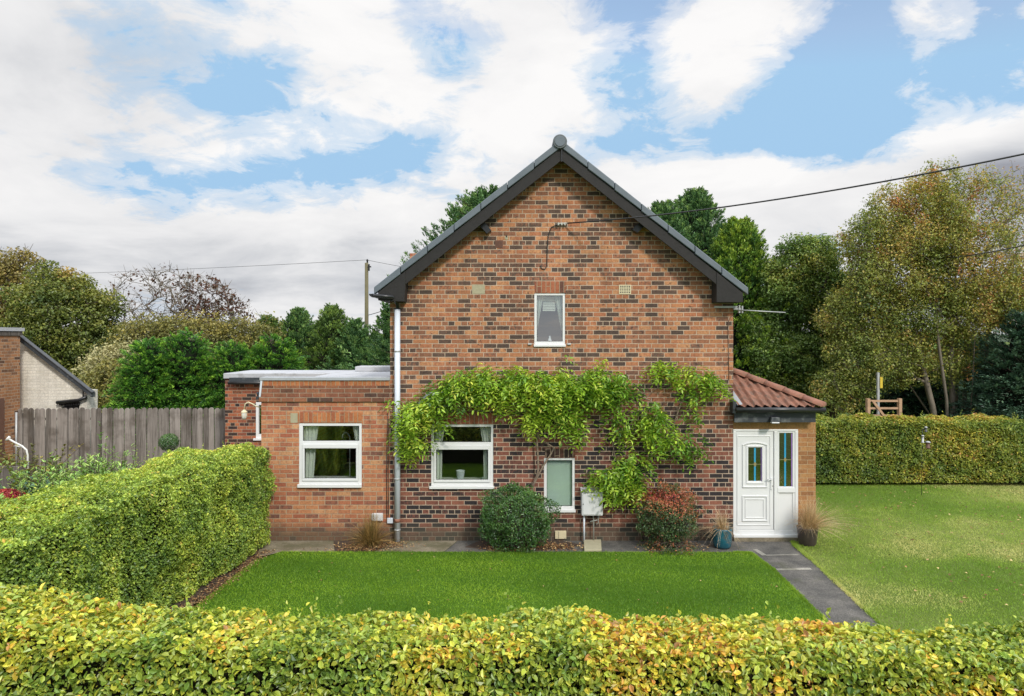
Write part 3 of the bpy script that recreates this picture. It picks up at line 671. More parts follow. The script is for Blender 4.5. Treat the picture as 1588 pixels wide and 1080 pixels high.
x, _, z = W(785.5, 368.5, YW); MB().prism([(x-.025,z+.03),(x+.03,z+.01),(x+.025,z-.04),(x-.01,z-.045),(x-.035,z-.01)], YW-.004, YW+.01).obj('mortar_patch', M['stone'], house)
MB().prism([(x-.012,z+.045),(x+.012,z+.03),(x+.012,z),(x-.012,z)], YW-.006, YW-.0045).obj('wall_hole', M['cable'], house)
# hinged bits beside the small upper window
for xx in (821.5, 882.5): a = W(xx, 534, YW); MB().box(a[0]-.035, a[0]+.035, YW-.03, YW-.002, a[2]-.018, a[2]+.018).obj('wall_hook', M['steel'], house, bevel=.008)

# meter box
x0, x1, z0, z1 = hole(902.5, 935, 764, 800.5, YW-.2)
bx = MB().prism([(x0,z0),(x1,z0),(x1,z1),(x0,z1)], YW-.18, YW-.002).obj('meter_box', M['meter'], house, bevel=.008)
MB().box(x0+.02, x1-.025, YW-.19, YW-.181, z0+.02, z1-.035).obj('door', M['meter'], bx, bevel=.004)
MB().add([(x0-.01,YW-.2,z1+.002),(x1+.01,YW-.2,z1+.002),(x1+.01,YW-.002,z1+.05),(x0-.01,YW-.002,z1+.05)], [(0,1,2,3)])
mb = MB(); mb.add([(x0-.012,YW-.20,z1+.001),(x1+.012,YW-.20,z1+.001),(x1+.012,YW-.003,z1+.001),(x0-.012,YW-.003,z1+.001),(x0-.012,YW-.20,z1+.012),(x1+.012,YW-.20,z1+.012),(x1+.012,YW-.003,z1+.055),(x0-.012,YW-.003,z1+.055)],
     [(0,3,2,1),(4,5,6,7),(0,1,5,4),(1,2,6,5),(2,3,7,6),(3,0,4,7)]); mb.obj('hood', M['meter'], bx)
MB().tube([(x0+.025,YW-.196,(z0+z1)/2-.0),(x0+.025,YW-.189,(z0+z1)/2)], .009, 8).obj('latch', M['cable'], bx); MB().tube([(x1-.035,YW-.196,(z0+z1)/2+.02),(x1-.035,YW-.189,(z0+z1)/2+.02)], .009, 8).obj('latch', M['cable'], bx)
MB().tube([(x0+.05,YW-.09,z0),(x0+.05,YW-.09,.0)], .018, 10).obj('supply_pipe', M['pipe'], house)
MB().tube([(x0+.22,YW-.09,z0),(x0+.22,YW-.09,z0-.05),(x0+.225,YW-.09,z0-.1),(x0+.225,YW-.09,0)], .012, 8).obj('gas_pipe', M['copper'], house)
MB().tube([(x0+.31,YW-.09,z0),(x0+.31,YW-.09,z0-.16),(x0+.27,YW-.09,z0-.18)], .01, 8).tube([(x0+.16,YW-.1,z0-.13),(x0+.29,YW-.1,z0-.10)], .012, 8).obj('gas_tap', M['copper'], house)
x0, x1, z0, z1 = hole(860.5, 878, 823, 835.5); v = MB().box(x0, x1, YW-.03, YW-.002, z0, z1).obj('floor_vent', M['cream'], house, bevel=.006)
MB().box(x0+.065, x0+.07, YW-.033, YW-.0305, z0+.01, z1-.01).obj('vent_slot', M['cable'], v); MB().box(x1-.03, x1-.018, YW-.034, YW-.0305, z0+.012, z0+.024).obj('vent_slot', M['cable'], v)
# boxes at the junction with the extension
x0, x1, z0, z1 = hole(577.5, 594.5, 795.5, 807); MB().box(x0, x1, YW-.07, YW-.002, z0, z1).obj('junction_box', M['meter'], house, bevel=.012)
x0, x1, z0, z1 = hole(601, 610, 803, 811); MB().box(x0, x1, YW-.05, YW-.002, z0, z1).obj('junction_box', M['pipe'], house, bevel=.006)
MB().tube([W(600,690,YW-.01),W(599.5,740,YW-.01),W(600,805,YW-.012)], .006, 6).tube([W(602.5,650,YW-.01),W(602,730,YW-.01),W(602.5,803,YW-.012)], .005, 6).tube([W(600,690,YW-.01),W(601,640,YW-.01)], .005, 6).obj('wall_cable', M['cable'], house)
# cable clipped to gable
pc = [W(872,347.5,YW-.05),W(862,349.5,YW-.03),W(855,353,YW-.015),W(850,366,YW-.012),W(848.5,390,YW-.012),W(848,412,YW-.012),W(845,418,YW-.012),W(840,417,YW-.012),W(837.5,412,YW-.012)]
MB().tube(pc, .0085, 6).obj('wall_cable', M['cable'], house)
mb = MB()
for k in range(3): a = W(866+k*5, 347.5, YW-.05); mb.lathe((a[0],a[1],a[2]-.03), [(.001,0),(.016,.0),(.02,.02),(.014,.035),(.018,.05),(.001,.055)], 8)
mb.tube([W(862,349,YW-.002),W(866,347,YW-.06),W(880,346.5,YW-.06)], .008, 6); mb.obj('cable_insulator', M['cablew'], house)
MB().tube([W(1134.5,490,YW-.008),W(1129,500,YW-.008),W(1129.5,540,YW-.008),W(1130.5,590,YW-.008)], .0055, 6).obj('wall_cable', M['brownframe'], house)
# aerial mount at the right corner
arm = MB().box(px(1107), px(1143), YW-.05, YW-.02, pz(478), pz(475)).box(px(1136), px(1147), YW-.08, YW-.02, pz(481), pz(478.5)).box(px(1143.5), px(1145.5), YW-.09, YW-.02, pz(486), pz(474)).box(px(1148), px(1150), YW-.09, YW-.02, pz(486), pz(475))
arm.obj('aerial_bracket', M['steel'], house)
MB().tube([W(1140,480.5,YW-.1),W(1180,483,YW-.1),W(1218,485,YW-.1)], .009, 8).obj('aerial_boom', M['steel'], house)
# overhead line
def sag(a, b, s, n=24): return [tuple(a[k]+(b[k]-a[k])*i/n-(s*4*(i/n)*(1-i/n) if k == 2 else 0) for k in range(3)) for i in range(n+1)]
A = W(880,346.5,YW-.06); B = W(1600,206,8.6)
B2 = tuple(A[k]+(B[k]-A[k])*1.5 for k in range(3))
wire = MB().tube(sag(A, B2, .28), .012, 6).obj('service_cable', M['cable'], label='black service cable running from the gable bracket up to the right', cat='cable')

# flat roofed extension
xe1 = XL-.002
mb = MB(); mb.wall(XE0, xe1, -.1, pz(623), [h_ex], YW+.004, YW+.28); mb.box(XE0, XE0+.25, YW+.28, 17.5, -.1, 2.7)
# butt the reveal to the frame plane
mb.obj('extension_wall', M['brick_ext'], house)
zp0, zp1 = pz(623), pz(590)
MB().box(XE0, xe1, YW-.006, YW+.22, zp0+.085, zp1-.1).obj('parapet', M['brick_par'], house)
MB().box(XE0+.02, xe1, YW-.004, YW+.22, zp1-.1, zp1).obj('brick_coping', M['sol_o'], house)
MB().box(XE0-.03, xe1, YW-.03, YW+.24, zp0+.0, zp0+.083).obj('string_course', M['brick_par'], house)
MB().box(XE0-.02, xe1, YW-.03, YW+.3, zp1+.001, zp1+.05).obj('coping', M['lead'], house)
MB().prism([(XE0+.03,zp1),(XE0+.0,zp1+.05),(XE0-.035,zp0+.09),(XE0-.005,zp0+.09)], YW-.02, YW+.02).obj('verge_trim', M['pipe'], house)
soldier(462, 561, 640, 655.5, 'sol_o')
mb = MB(); q = hole(450.5, 461.5, 641, 656); mb.box(q[0],q[1],YW-.002,YW+.01,q[2],q[3]); mb.obj('mortar_patch', M['stone'], house)
YR = 17.5; xr0 = W(349,0,YR)[0]; zr = 2.70
hr = (W(397,0,YR)[0], W(440,0,YR)[0], W(0,681,YR)[2], W(0,624,YR)[2])
MB().wall(xr0, XE0, -.1, zr, [hr], YR, YR+.25).obj('rear_extension_wall', M['brick_rear'], house)
MB().box(xr0, xr0+.25, YR+.25, 19.2, -.1, zr).box(xr0+.25, XL, 18.95, 19.2, -.1, zr).obj('rear_side_wall', M['brick_rear'], house)
f = MB(); rect_frame(f, hr, (hr[0]+.07,hr[1]-.07,hr[2]+.12,hr[3]-.07), YR-.01, YR+.06); rw = f.obj('window', M['upvc'], house, bevel=.005)
pane((hr[0]+.07,hr[1]-.07,hr[2]+.12,hr[3]-.07), YR+.03, rw); MB().box(hr[0]-.05, hr[1]+.05, YR-.06, YR-.011, hr[2]-.03, hr[2]+.02).obj('sill', M['upvc'], rw)
# roof deck, two levels butted
mb = MB().box(xr0-.02, XE0, YR-.06, 19.25, zr+.002, zr+.135).box(XE0, XL-.003, YW+.301, 19.25, zr+.002, zr+.135)
mb.obj('flat_roof', M['felt'], house, bevel=.01)
MB().box(W(553,0,18.6)[0], XL-.004, 18.4, 19.1, zr+.136, zr+.27).obj('roof_upstand', M['felt'], house, bevel=.02)
MB().box(W(357,0,YR-.1)[0], W(420,0,YR-.1)[0], YR-.17, YR-.062, zr-.08, zr+.03).obj('rear_fascia', M['fascia'], house)
a = W(352.5,594,YR-.2); b = W(420,595,YR-.2); MB().tube([(a[0],YR-.15,zr-.10),(b[0],YR-.15,zr-.105)], .04, 10).obj('rear_gutter', M['blackp'], house)
# swan neck lantern on the side of the extension
YN = 12.75
lamp = MB().tube([W(405,633,YN),W(397,630,YN),W(390,626,YN),W(385,624,YN),W(380.5,626.5,YN),(W(378.8,0,YN)[0],YN,W(0,635,YN)[2])], .011, 8).obj('wall_lamp', M['cream'], house)
c = W(378.8, 636, YN)
MB().lathe((c[0],c[1],c[2]-.045), [(.058,0),(.05,.02),(.028,.035),(.02,.05),(.012,.052)], 16).obj('lamp_hood', M['cream'], lamp)
MB().lathe((c[0],c[1],c[2]-.175), [(.002,0),(.028,.006),(.042,.03),(.047,.08),(.046,.13)], 16).obj('lamp_glass', M['upvc_old'], lamp)
mb = MB()
for k in range(6):
    an = k*math.pi/3; mb.tube([(c[0]+.049*math.cos(an),c[1]+.049*math.sin(an),c[2]-.045),(c[0]+.05*math.cos(an),c[1]+.05*math.sin(an),c[2]-.12),(c[0]+.02*math.cos(an),c[1]+.02*math.sin(an),c[2]-.178)], .004, 5)
mb.obj('lamp_cage', M['cream'], lamp)
c = W(401.5, 614, YN); MB().box(c[0]-.04, XE0-.001, c[1]-.05, c[1]+.05, c[2]-.07, c[2]-.01).tube([(c[0],c[1],c[2]),(c[0]-.01,c[1],c[2]+.07)], .035, 10).obj('security_light', M['fascia'], house)
a = W(414.5, 0, YW)[0]; MB().box(a-.035, a+.035, YW-.08, YW-.003, pz(712), pz(694)).obj('timber_batten', M['brownv'], house)

# ---------------------------------------------------------------- porch
YP = YW+.02; XP1 = W(1265,0,YP)[0]
dx0, dx1 = px(1137)+.004, px(1237.5, YP)
zd = W(0,666,YP)[2]; zb = .06
m = MB(); m.box(dx1+.002, XP1, YP, YP+.25, -.1, zd); m.box(XP1-.22, XP1, YP+.25, 14.6, -.1, 2.35); m.obj('porch_wall', M['brick_por'], house)
MB().box(dx0, XP1, YP+.001, YP+.25, zd+.002, 2.40).obj('porch_lintel', M['sol_p'], house)
MB().box(XR, XP1-.22, 14.35, 14.6, -.1, 2.35).obj('porch_back_wall', M['brick_por'], house)
MB().box(dx0, dx1, YP-.06, YP+.2, -.02, zb-.002).obj('door_step', M['conc'], house)
# door set (pixel boxes taken off the photograph at 5.14x)
def dz(x, y): return (1120+x/5.143, 640+y/5.143)
def dh(x0, x1, y0, y1): a = dz(x0,y0); b = dz(x1,y1); return hole(a[0], b[0], a[1], b[1], YP)
fr = (dx0, dx1, zb, zd)
leafo = dh(112, 410, 150, 937); sg = dh(455, 562, 163, 592)
door = MB()
# outer frame
door.box(fr[0], fr[1], YP-.01, YP+.06, leafo[3], fr[3]); door.box(fr[0], leafo[0], YP-.01, YP+.06, fr[2]+.05, leafo[3])
door.box(fr[0]-.0, fr[1]+.01, YP-.05, YP+.06, fr[2], fr[2]+.05)
mul = dh(413, 440, 150, 975)
door.box(mul[0], mul[1], YP-.012, YP+.06, fr[2]+.05, leafo[3]); door.box(fr[1]-.055, fr[1], YP-.01, YP+.06, fr[2]+.05, leafo[3])
door.box(leafo[0], mul[0], YP-.01, YP+.06, fr[2]+.05, leafo[2])
dob = door.obj('door_frame', M['upvc'], house, bevel=.005)
gl = dh(208, 318, 280, 548)
lf = MB(); il = (leafo[0]+.004, leafo[1]-.004, leafo[2]+.004, leafo[3]-.004)
rect_frame(lf, il, gl, YP+.0, YP+.05)
lf = lf.obj('front_door', M['upvc'], house, bevel=.004)
def moulding(o, wd, y0, par, arch=0, name='door_moulding'):
    mb = MB()
    if not arch: rect_frame(mb, o, (o[0]+wd,o[1]-wd,o[2]+wd,o[3]-wd), y0, YP-.0002)
    else:
        n = 10; xs = [o[0]+(o[1]-o[0])*k/n for k in range(n+1)]; top = lambda x: o[3]-arch*((x-(o[0]+o[1])/2)/((o[1]-o[0])/2))**2
        for k in range(n): mb.prism([(xs[k],top(xs[k])-wd),(xs[k+1],top(xs[k+1])-wd),(xs[k+1],top(xs[k+1])),(xs[k],top(xs[k]))], y0, YP-.0002)
        mb.box(o[0], o[0]+wd, y0, YP-.0002, o[2]+wd, o[3]-arch-wd); mb.box(o[1]-wd, o[1], y0, YP-.0002, o[2]+wd, o[3]-arch-wd); mb.box(o[0], o[1], y0, YP-.0002, o[2], o[2]+wd)
    return mb.obj(name, M['upvc'], par, bevel=.004)
moulding(dh(118, 386, 184, 900), .018, YP-.009, lf)
moulding(dh(160, 360, 234, 598), .022, YP-.018, lf, arch=.05)
moulding(dh(190, 330, 262, 568), .03, YP-.012, lf)
moulding(dh(158, 360, 662, 866), .022, YP-.016, lf); moulding(dh(182, 334, 688, 842), .016, YP-.01, lf)
pane(gl, YP+.02, lf, 'door_glass')
def stained(g, par, xf, xv, star, y):
    x = g[0]+(g[1]-g[0])*xf; mb = MB().box(x-.016, x+.016, y-.006, y-.001, g[2]+.002, g[3]-.002); mb.obj('blue_glass_strip', M['blue'], par)
    x2 = g[0]+(g[1]-g[0])*xv; MB().box(x2-.007, x2+.007, y-.006, y-.001, g[2]+.002, g[3]-.002).obj('violet_glass_strip', M['violet'], par)
    zc = g[3]-(g[3]-g[2])*star; MB().prism([(x-.03,zc),(x,zc+.05),(x+.03,zc),(x,zc-.05)], y-.010, y-.0065).box(g[0]+.003, x-.03, y-.008, y-.004, zc-.004, zc+.004).box(x+.03, g[1]-.003, y-.008, y-.004, zc-.004, zc+.004).obj('leaded_star', M['came'], par)
stained(gl, lf, .5, .96, .5, YP+.02)
# handle and lock
hp = dh(385, 408, 520, 612); ha = MB().box(hp[0], hp[0]+.03, YP-.02, YP-.0005, hp[2], hp[3]).tube([(hp[0]+.015,YP-.05,hp[3]-.02),(hp[0]+.005,YP-.055,hp[3]-.02),(hp[0]-.08,YP-.05,hp[3]-.025)], .009, 8).tube([(hp[0]+.015,YP-.02,hp[3]-.02),(hp[0]+.015,YP-.05,hp[3]-.02)], .009, 8).obj('handle', M['upvc'], lf)
a = dh(399, 407, 572, 585); MB().tube([(a[0],YP-.024,a[2]),(a[0],YP-.0195,a[2])], .009, 8).obj('keyhole', M['cable'], lf)
# side light
sf = MB(); so = (mul[1]+.002, fr[1]-.057, fr[2]+.052, leafo[3]-.002); lowt = dh(450, 570, 600, 638)
sf.box(so[0], sg[0], YP, YP+.05, sg[2], so[3]); sf.box(sg[1], so[1], YP, YP+.05, sg[2], so[3]); sf.box(sg[0], sg[1], YP, YP+.05, sg[3], so[3])
sf.box(so[0], so[1], YP-.014, YP+.05, lowt[2], lowt[3]); sf.box(so[0], so[1], YP, YP+.05, lowt[3], sg[2]); sf.box(so[0], so[1], YP+.012, YP+.05, so[2], lowt[2])
sf = sf.obj('side_light', M['upvc'], house, bevel=.004)
pane(sg, YP+.02, sf, 'side_glass'); stained(sg, sf, .46, .95, .5, YP+.02)
sd = dh(450, 562, 642, 942); rb = MB(); rect_frame(rb, (so[0],so[1],so[2],lowt[2]-.001), (sd[0]+.01,sd[1],sd[2],sd[3]), YP-.001, YP+.011); rb.obj('side_panel_rim', M['upvc'], sf, bevel=.003)

# porch roof: hipped end, clay pantiles
ye, ze = YP-.27, 2.485; xe = W(1277,0,ye)[0]; run = xe-XR; zt_ = ze+run*.46; yt = ye+run
def pant(u, t):     # height of the pantile wave; u across, t up the slope
    row = .335; k = math.floor(t/row); ft = t/row-k
    return .020*math.sin(2*math.pi*u/.155)+.008*math.sin(4*math.pi*u/.155)+.022*(1-ft)
mb = MB(); nx = 150; cs = math.hypot(1, .46)
rows = []; row = .335; tmax = run*cs; t = 0
while t < tmax: rows += [t+1e-4, t+row*.35, t+row*.7, t+row-1e-4]; t += row
rows = [r for r in rows if r < tmax]+[tmax]
vs = []; fs = []
for j, t in enumerate(rows):
    d = t/cs; xr_ = xe-d; 
    for i in range(nx+1):
        x = XR+.01+(xr_-XR-.01)*i/nx if False else XR+.01+(xe-XR)*i/nx
        xx = min(x, max(XR+.01, xr_)); vs.append((xx, ye+d, ze+d*.46+pant(xx-XR, t)))
fs = [(j*(nx+1)+i, j*(nx+1)+i+1, (j+1)*(nx+1)+i+1, (j+1)*(nx+1)+i) for j in range(len(rows)-1) for i in range(nx)]
mb.add(vs, fs, True); mb.obj('porch_roof', M['tile'], house, label='red pantile hipped porch roof').data.update()
mb = MB(); mb.add([(xe,ye,ze-.02),(xe,14.9,ze-.02),(XR,14.9,zt_-.02),(XR,yt,zt_-.02)], [(0,1,2,3)]); 
mb.add([(XR,ye+.02,ze-.03),(xe-.02,ye+.02,ze-.03),(xe-.02,14.9,ze-.03),(XR,14.9,ze-.03)], [(0,3,2,1)]); mb.obj('porch_roof_side', M['tile'], house)
# hip tiles
nh = 6
hA = Vector((xe+.01, ye-.01, ze+.035)); hB = Vector((XR+.02, yt-.01, zt_+.03))
for k in range(nh):
    a = hA+(hB-hA)*(k/nh); b = hA+(hB-hA)*((k+1.06)/nh); d = (b-a).normalized(); u = d.cross(Vector((0,0,1))).normalized(); w_ = u.cross(d)
    vs = []; n = 9
    for e_, rr in ((a,.112),(b,.098)):
        for i in range(n):
            an = math.pi*i/(n-1); vs.append(e_+u*math.cos(an)*rr+w_*math.sin(an)*rr*.75-w_*.02)
    mb = MB(); mb.add(vs, [(i, i+1, n+i+1, n+i) for i in range(n-1)]+[tuple(range(n-1,-1,-1)), tuple(range(n, 2*n))], True); mb.obj('hip_tile', M['tile_r'], house)
# lead flashing beside the wall, gutter, fascia, bulkhead light
mb = MB(); mb.add([(XR+.004,ye+.02,ze+.03),(XR+.09,ye+.0,ze+.055),(XR+.03,yt-.6,zt_-.2),(XR+.004,yt-.6,zt_-.2)], [(0,1,2,3)]); mb.obj('flashing', M['lead'], house)
zf0, zf1 = W(0,655,YP-.14)[2], ze-.035
MB().box(XR-.02, xe-.09, YP-.16, YP-.13, zf0, zf1).box(XR, xe-.12, YP-.129, YP+.0, zf0+.01, zf0+.03).obj('porch_fascia', M['fascia'], house)
MB().tube([(XR-.03,ye-.0,ze-.045),(xe+.03,ye-.0,ze-.05)], .048, 12).obj('porch_gutter', M['blackp'], house)
MB().box(XR-.06, XR-.003, YP-.20, YP-.024, ze-.12, ze+.11).obj('gutter_outlet', M['fascia'], house)
a = W(1200,651,YP-.17); lt = MB().prism([(a[0]-.08,a[2]-.035),(a[0]+.08,a[2]-.035),(a[0]+.075,a[2]+.05),(a[0]-.075,a[2]+.05)], YP-.26, YP-.161).obj('porch_light', M['fascia'], house, bevel=.01)
MB().box(a[0]-.07, a[0]+.07, YP-.265, YP-.17, a[2]-.06, a[2]-.036).obj('light_cover', M['meter'], lt, bevel=.008)

# things on window boards
c = W(714, 744, YW+.25)
MB().lathe((c[0], YW+.26, pz(747.5)), [(.001,0),(.055,0),(.062,.02),(.082,.15),(.086,.16),(.078,.16),(.058,.03),(.001,.03)], 24).obj('plant_pot', M['ceramic'], label='white ceramic pot on the sill inside the ground floor window', cat='pot')
c = W(749, 743, YW+.25); MB().box(c[0]-.02, c[0]+.02, YW+.22, YW+.26, pz(747.5), pz(747.5)+.045).obj('sill_ornament', M['ceramic'], bevel=.008, label='tiny white ornament at right corner of the ground floor window sill', cat='ornament')
c = (px(853.5), YW+.22, pz(530.5)); MB().lathe(c, [(.001,0),(.035,0),(.04,.02),(.03,.05),(.016,.075),(.02,.09),(.015,.11),(.001,.115)], 12).obj('sill_figurine', M['ceramic'], label='small pale figurine on the sill inside the upstairs window', cat='ornament')
# pink flowers inside the porch
fl = thing('flower_arrangement', 'pink and cream flowers standing behind the porch side light', 'flowers', (px(1220), YP+.3, .95))
n = 220; P = np.array([px(1220), YP+.3, 1.12])+R.normal(size=(n,3))*np.array([.06,.05,.06]); V, Fc, v = leaves(P, rv(n)+np.array([0,-1,.3]), rv(n), .035, .03, R.uniform(0,1,n))
link('blossom', npmesh('blossom', V, Fc, v, leaf_mat('pink_petal', [(0,(.35,.10,.12)),(.5,(.55,.28,.25)),(1,(.7,.6,.5))], k=1)), None, fl)
P = np.array([px(1219), YP+.3, .96])+R.normal(size=(n,3))*np.array([.05,.05,.08]); V, Fc, v = leaves(P, rv(n)+np.array([0,-1,.3]), rv(n), .07, .02, R.uniform(0,1,n)); link('stem', npmesh('stem', V, Fc, v, LM['mid']), None, fl)
MB().lathe((px(1220), YP+.3, .70), [(.001,0),(.05,0),(.06,.08),(.04,.2),(.045,.22)], 16).obj('vase', M['ceramic'], fl)
MB().box(px(1205), px(1232), YP+.15, YP+.45, .0, .70).obj('plant_stand', M['upvc'], label='white stand inside the porch under the flowers', cat='stand')
# paving block below the meter box
q = [G(905,840), G(932,839.5), G(933,856), G(906,856.5)]; MB().slab([(a[0],a[1]) for a in q], .0, .035).obj('stone_block', M['stone'], bevel=.008, label='mossy stone block on the ground beneath the meter box', cat='block')

# ---------------------------------------------------------------- hedges
def hedge(name, label, quad, ztop, n, L, mat, seed, bump=.12, vfun=None, sprigs=60, hexa=False, zb=.12, spread=1.0, core=.16, facew=None):
    """quad: 4 plan corners; ztop(x,y)->height. leaves over bumpy faces, twiggy dark core inside"""
    q = np.array(quad, float); per = [(q[i], q[(i+1) % 4]) for i in range(4)]
    ctr = q.mean(0)
    lens = [np.linalg.norm(b-a) for a, b in per]; hmean = ztop(ctr[0], ctr[1])
    area = [l*hmean*(facew[i] if facew else 1) for i, l in enumerate(lens)]
    A1 = np.linalg.norm(np.cross(np.append(q[1]-q[0], 0), np.append(q[3]-q[0], 0)))
    area.append(A1*1.3); pr = np.array(area)/sum(area); which = R.choice(5, n, p=pr)
    P = np.zeros((n, 3)); N = np.zeros((n, 3)); u = R.uniform(0, 1, n); t = R.uniform(0, 1, n)
    for i, (a, b) in enumerate(per):
        k = which == i; pt = a+(b-a)*u[k][:, None]; zt = np.array([ztop(x, y) for x, y in pt])
        d = (b-a)/lens[i]; nn = np.array([d[1], -d[0]]); 
        if np.dot(nn, (a+b)/2-ctr) < 0: nn = -nn
        P[k] = np.concatenate([pt, (zb+(zt-zb)*t[k])[:, None]], 1); N[k] = np.append(nn, .25)
    k = which == 4; pt = (q[0]*(1-u[k])[:,None]+q[1]*u[k][:,None])*(1-t[k])[:,None]+(q[3]*(1-u[k])[:,None]+q[2]*u[k][:,None])*t[k][:,None]
    P[k] = np.concatenate([pt, np.array([ztop(x, y) for x, y in pt])[:, None]], 1); N[k] = np.array([0,0,1.])
    # round the shoulders
    N = nrm(N); bumpv = (vnoise(P, 1.6, seed)-.5)*bump*1.6+(vnoise(P, 4.5, seed+1)-.5)*bump*.9+(vnoise(P, 11, seed+2)-.5)*bump*.5
    depth = R.exponential(.055, n)*spread
    zt = np.array([ztop(x, y) for x, y in P[:, :2]])
    sh = np.clip((P[:,2]-(zt-.22))/.22, 0, 1)
    C = np.array([*ctr, 0]); inward = np.concatenate([C[:2]-P[:, :2], np.zeros((n,1))], 1)
    # push inward near the top shoulder (only side faces)
    side = which < 4
    ins = np.where(side, sh**2*.10, 0)
    P = P+N*(bumpv-depth-ins)[:, None]
    e = np.minimum.reduce([np.abs(u-0), np.abs(1-u)]); 
    P[k, 2] -= 0.10*np.clip(1-np.minimum(t[k], 1-t[k])/.12, 0, 1)**2
    Nn = N*.55+rv(n)*.75+np.array([0,0,.35]); A = rv(n)+np.array([0,0,-.35])+N*.25
    cl = vnoise(P, 2.2, seed+3)*.6+vnoise(P, 6.5, seed+4)*.4
    v = vfun(P, cl) if vfun else cl
    v = np.clip(v+R.normal(size=n)*.13, 0, 1)
    LL = L*R.uniform(.42, 1.4, n)
    parts = [leaves(P, Nn, A, LL, LL*R.uniform(.5,.72,n), v, hexa)]
    tw = MB()
    for i in range(sprigs):   # shoots standing above the clipped top
        uu, tt = R.uniform(.01,.99), R.uniform(.05,.95); b0 = (q[0]*(1-uu)+q[1]*uu)*(1-tt)+(q[3]*(1-uu)+q[2]*uu)*tt
        z0 = ztop(*b0); hgt = R.uniform(.05, .20)*(1.3 if R.random() < .2 else .8); dr = np.array([R.normal()*.25, R.normal()*.25, 1.]); p0 = np.array([b0[0], b0[1], z0-.05])
        m = int(3+hgt*40); ts = np.linspace(.2, 1, m)[:, None]; pp = p0+dr*ts*(hgt+.05); pp = pp+rv(m)*L*.35
        vv = np.clip(R.uniform(.25,.75)+R.normal(size=m)*.08, 0, 1); lens_ = L*R.uniform(.5, 1.0, m)
        parts.append(leaves(pp, rv(m)*.8+np.array([0,-.4,.6]), rv(m)+np.array([0,0,.6]), lens_, lens_*.6, vv, hexa))
        tw.tube([p0, p0+dr*(hgt+.05)], .002, 4)
    V, Fc, v = join(parts)
    root = thing(name, label, 'hedge', (ctr[0], ctr[1], 0))
    link('foliage', npmesh('foliage', V, Fc, v, mat), None, root)
    # core: bumpy closed shape, inset
    cb = MB(); m_ = 40; vs = []
    qi = [ctr+(p-ctr)*(1-core/np.maximum(np.linalg.norm(p-ctr), .5)*1.2) for p in q]
    # inset exactly by moving each edge inward
    def inset(d):
        out = []
        for i in range(4):
            a, b, c_ = q[i-1], q[i], q[(i+1) % 4]; d1 = (b-a)/np.linalg.norm(b-a); d2 = (c_-b)/np.linalg.norm(c_-b)
            n1 = np.array([-d1[1], d1[0]]); n2 = np.array([-d2[1], d2[0]])
            if np.dot(n1, ctr-b) < 0: n1 = -n1
            if np.dot(n2, ctr-b) < 0: n2 = -n2
            out.append(b+n1*d+n2*d)
        return out
    qi = inset(core)
    for i in range(m_+1):
        s_ = i/m_; a = qi[0]*(1-s_)+qi[1]*s_; b = qi[3]*(1-s_)+qi[2]*s_
        za, zb_ = ztop(*a)-core, ztop(*b)-core
        vs += [(a[0],a[1],.05),(a[0],a[1],za),(b[0],b[1],zb_),(b[0],b[1],.05)]
    fs = [(i*4+j, i*4+j+1, i*4+4+j+1, i*4+4+j) for i in range(m_) for j in range(3)]+[(3,2,1,0), (m_*4, m_*4+1, m_*4+2, m_*4+3)]
    cb.add(vs, fs); 
    for i in range(14):
        s_ = (i+.5)/14; a = (qi[0]*(1-s_)+qi[1]*s_+qi[3]*(1-s_)+qi[2]*s_)/2
        cb.tube([(a[0],a[1],-.02),(a[0]+.03,a[1],.3)], .02, 6)
    cb.obj('branches', M['core'], root)
    return root

def zfront(x, y):
    if x < -3.9: z = 1.92
    elif x < -2.3: z = 1.92-(x+3.9)/1.6*.21
    elif x < 1: z = 1.71-(x+2.3)/3.3*.05
    else: z = 1.66-min((x-1)/3.2, 1)*.06
    return z+.02*math.sin(x*2.3)+.014*math.sin(x*5.1+1)
def vfront(P, cl):
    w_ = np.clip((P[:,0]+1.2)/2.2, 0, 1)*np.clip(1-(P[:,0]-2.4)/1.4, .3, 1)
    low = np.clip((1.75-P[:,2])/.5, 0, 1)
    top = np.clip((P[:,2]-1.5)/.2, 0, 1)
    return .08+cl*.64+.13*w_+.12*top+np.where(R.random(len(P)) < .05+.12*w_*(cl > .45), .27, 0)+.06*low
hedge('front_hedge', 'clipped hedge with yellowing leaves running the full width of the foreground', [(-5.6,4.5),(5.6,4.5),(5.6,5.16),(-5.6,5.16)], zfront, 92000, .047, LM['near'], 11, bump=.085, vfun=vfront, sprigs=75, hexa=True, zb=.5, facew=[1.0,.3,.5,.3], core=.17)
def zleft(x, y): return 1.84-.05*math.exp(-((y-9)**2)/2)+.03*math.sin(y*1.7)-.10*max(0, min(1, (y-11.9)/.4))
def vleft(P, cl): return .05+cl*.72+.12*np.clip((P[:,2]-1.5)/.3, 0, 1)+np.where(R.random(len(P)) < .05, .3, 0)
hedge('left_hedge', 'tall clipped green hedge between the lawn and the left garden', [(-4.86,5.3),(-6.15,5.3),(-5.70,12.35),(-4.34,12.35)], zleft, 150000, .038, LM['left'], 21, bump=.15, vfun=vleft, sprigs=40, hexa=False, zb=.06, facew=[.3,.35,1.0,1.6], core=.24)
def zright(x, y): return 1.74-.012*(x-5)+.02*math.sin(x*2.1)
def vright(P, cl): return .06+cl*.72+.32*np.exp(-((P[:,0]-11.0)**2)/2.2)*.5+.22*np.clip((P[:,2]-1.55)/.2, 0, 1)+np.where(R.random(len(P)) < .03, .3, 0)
hedge('right_hedge', 'long trimmed hedge behind the side lawn, right of the porch', [(5.3,17.2),(15.5,17.2),(15.5,18.2),(5.3,18.2)], zright, 90000, .055, LM['right'], 31, bump=.12, vfun=vright, sprigs=60, zb=.10, facew=[1.5,.2,.3,.2], core=.17)

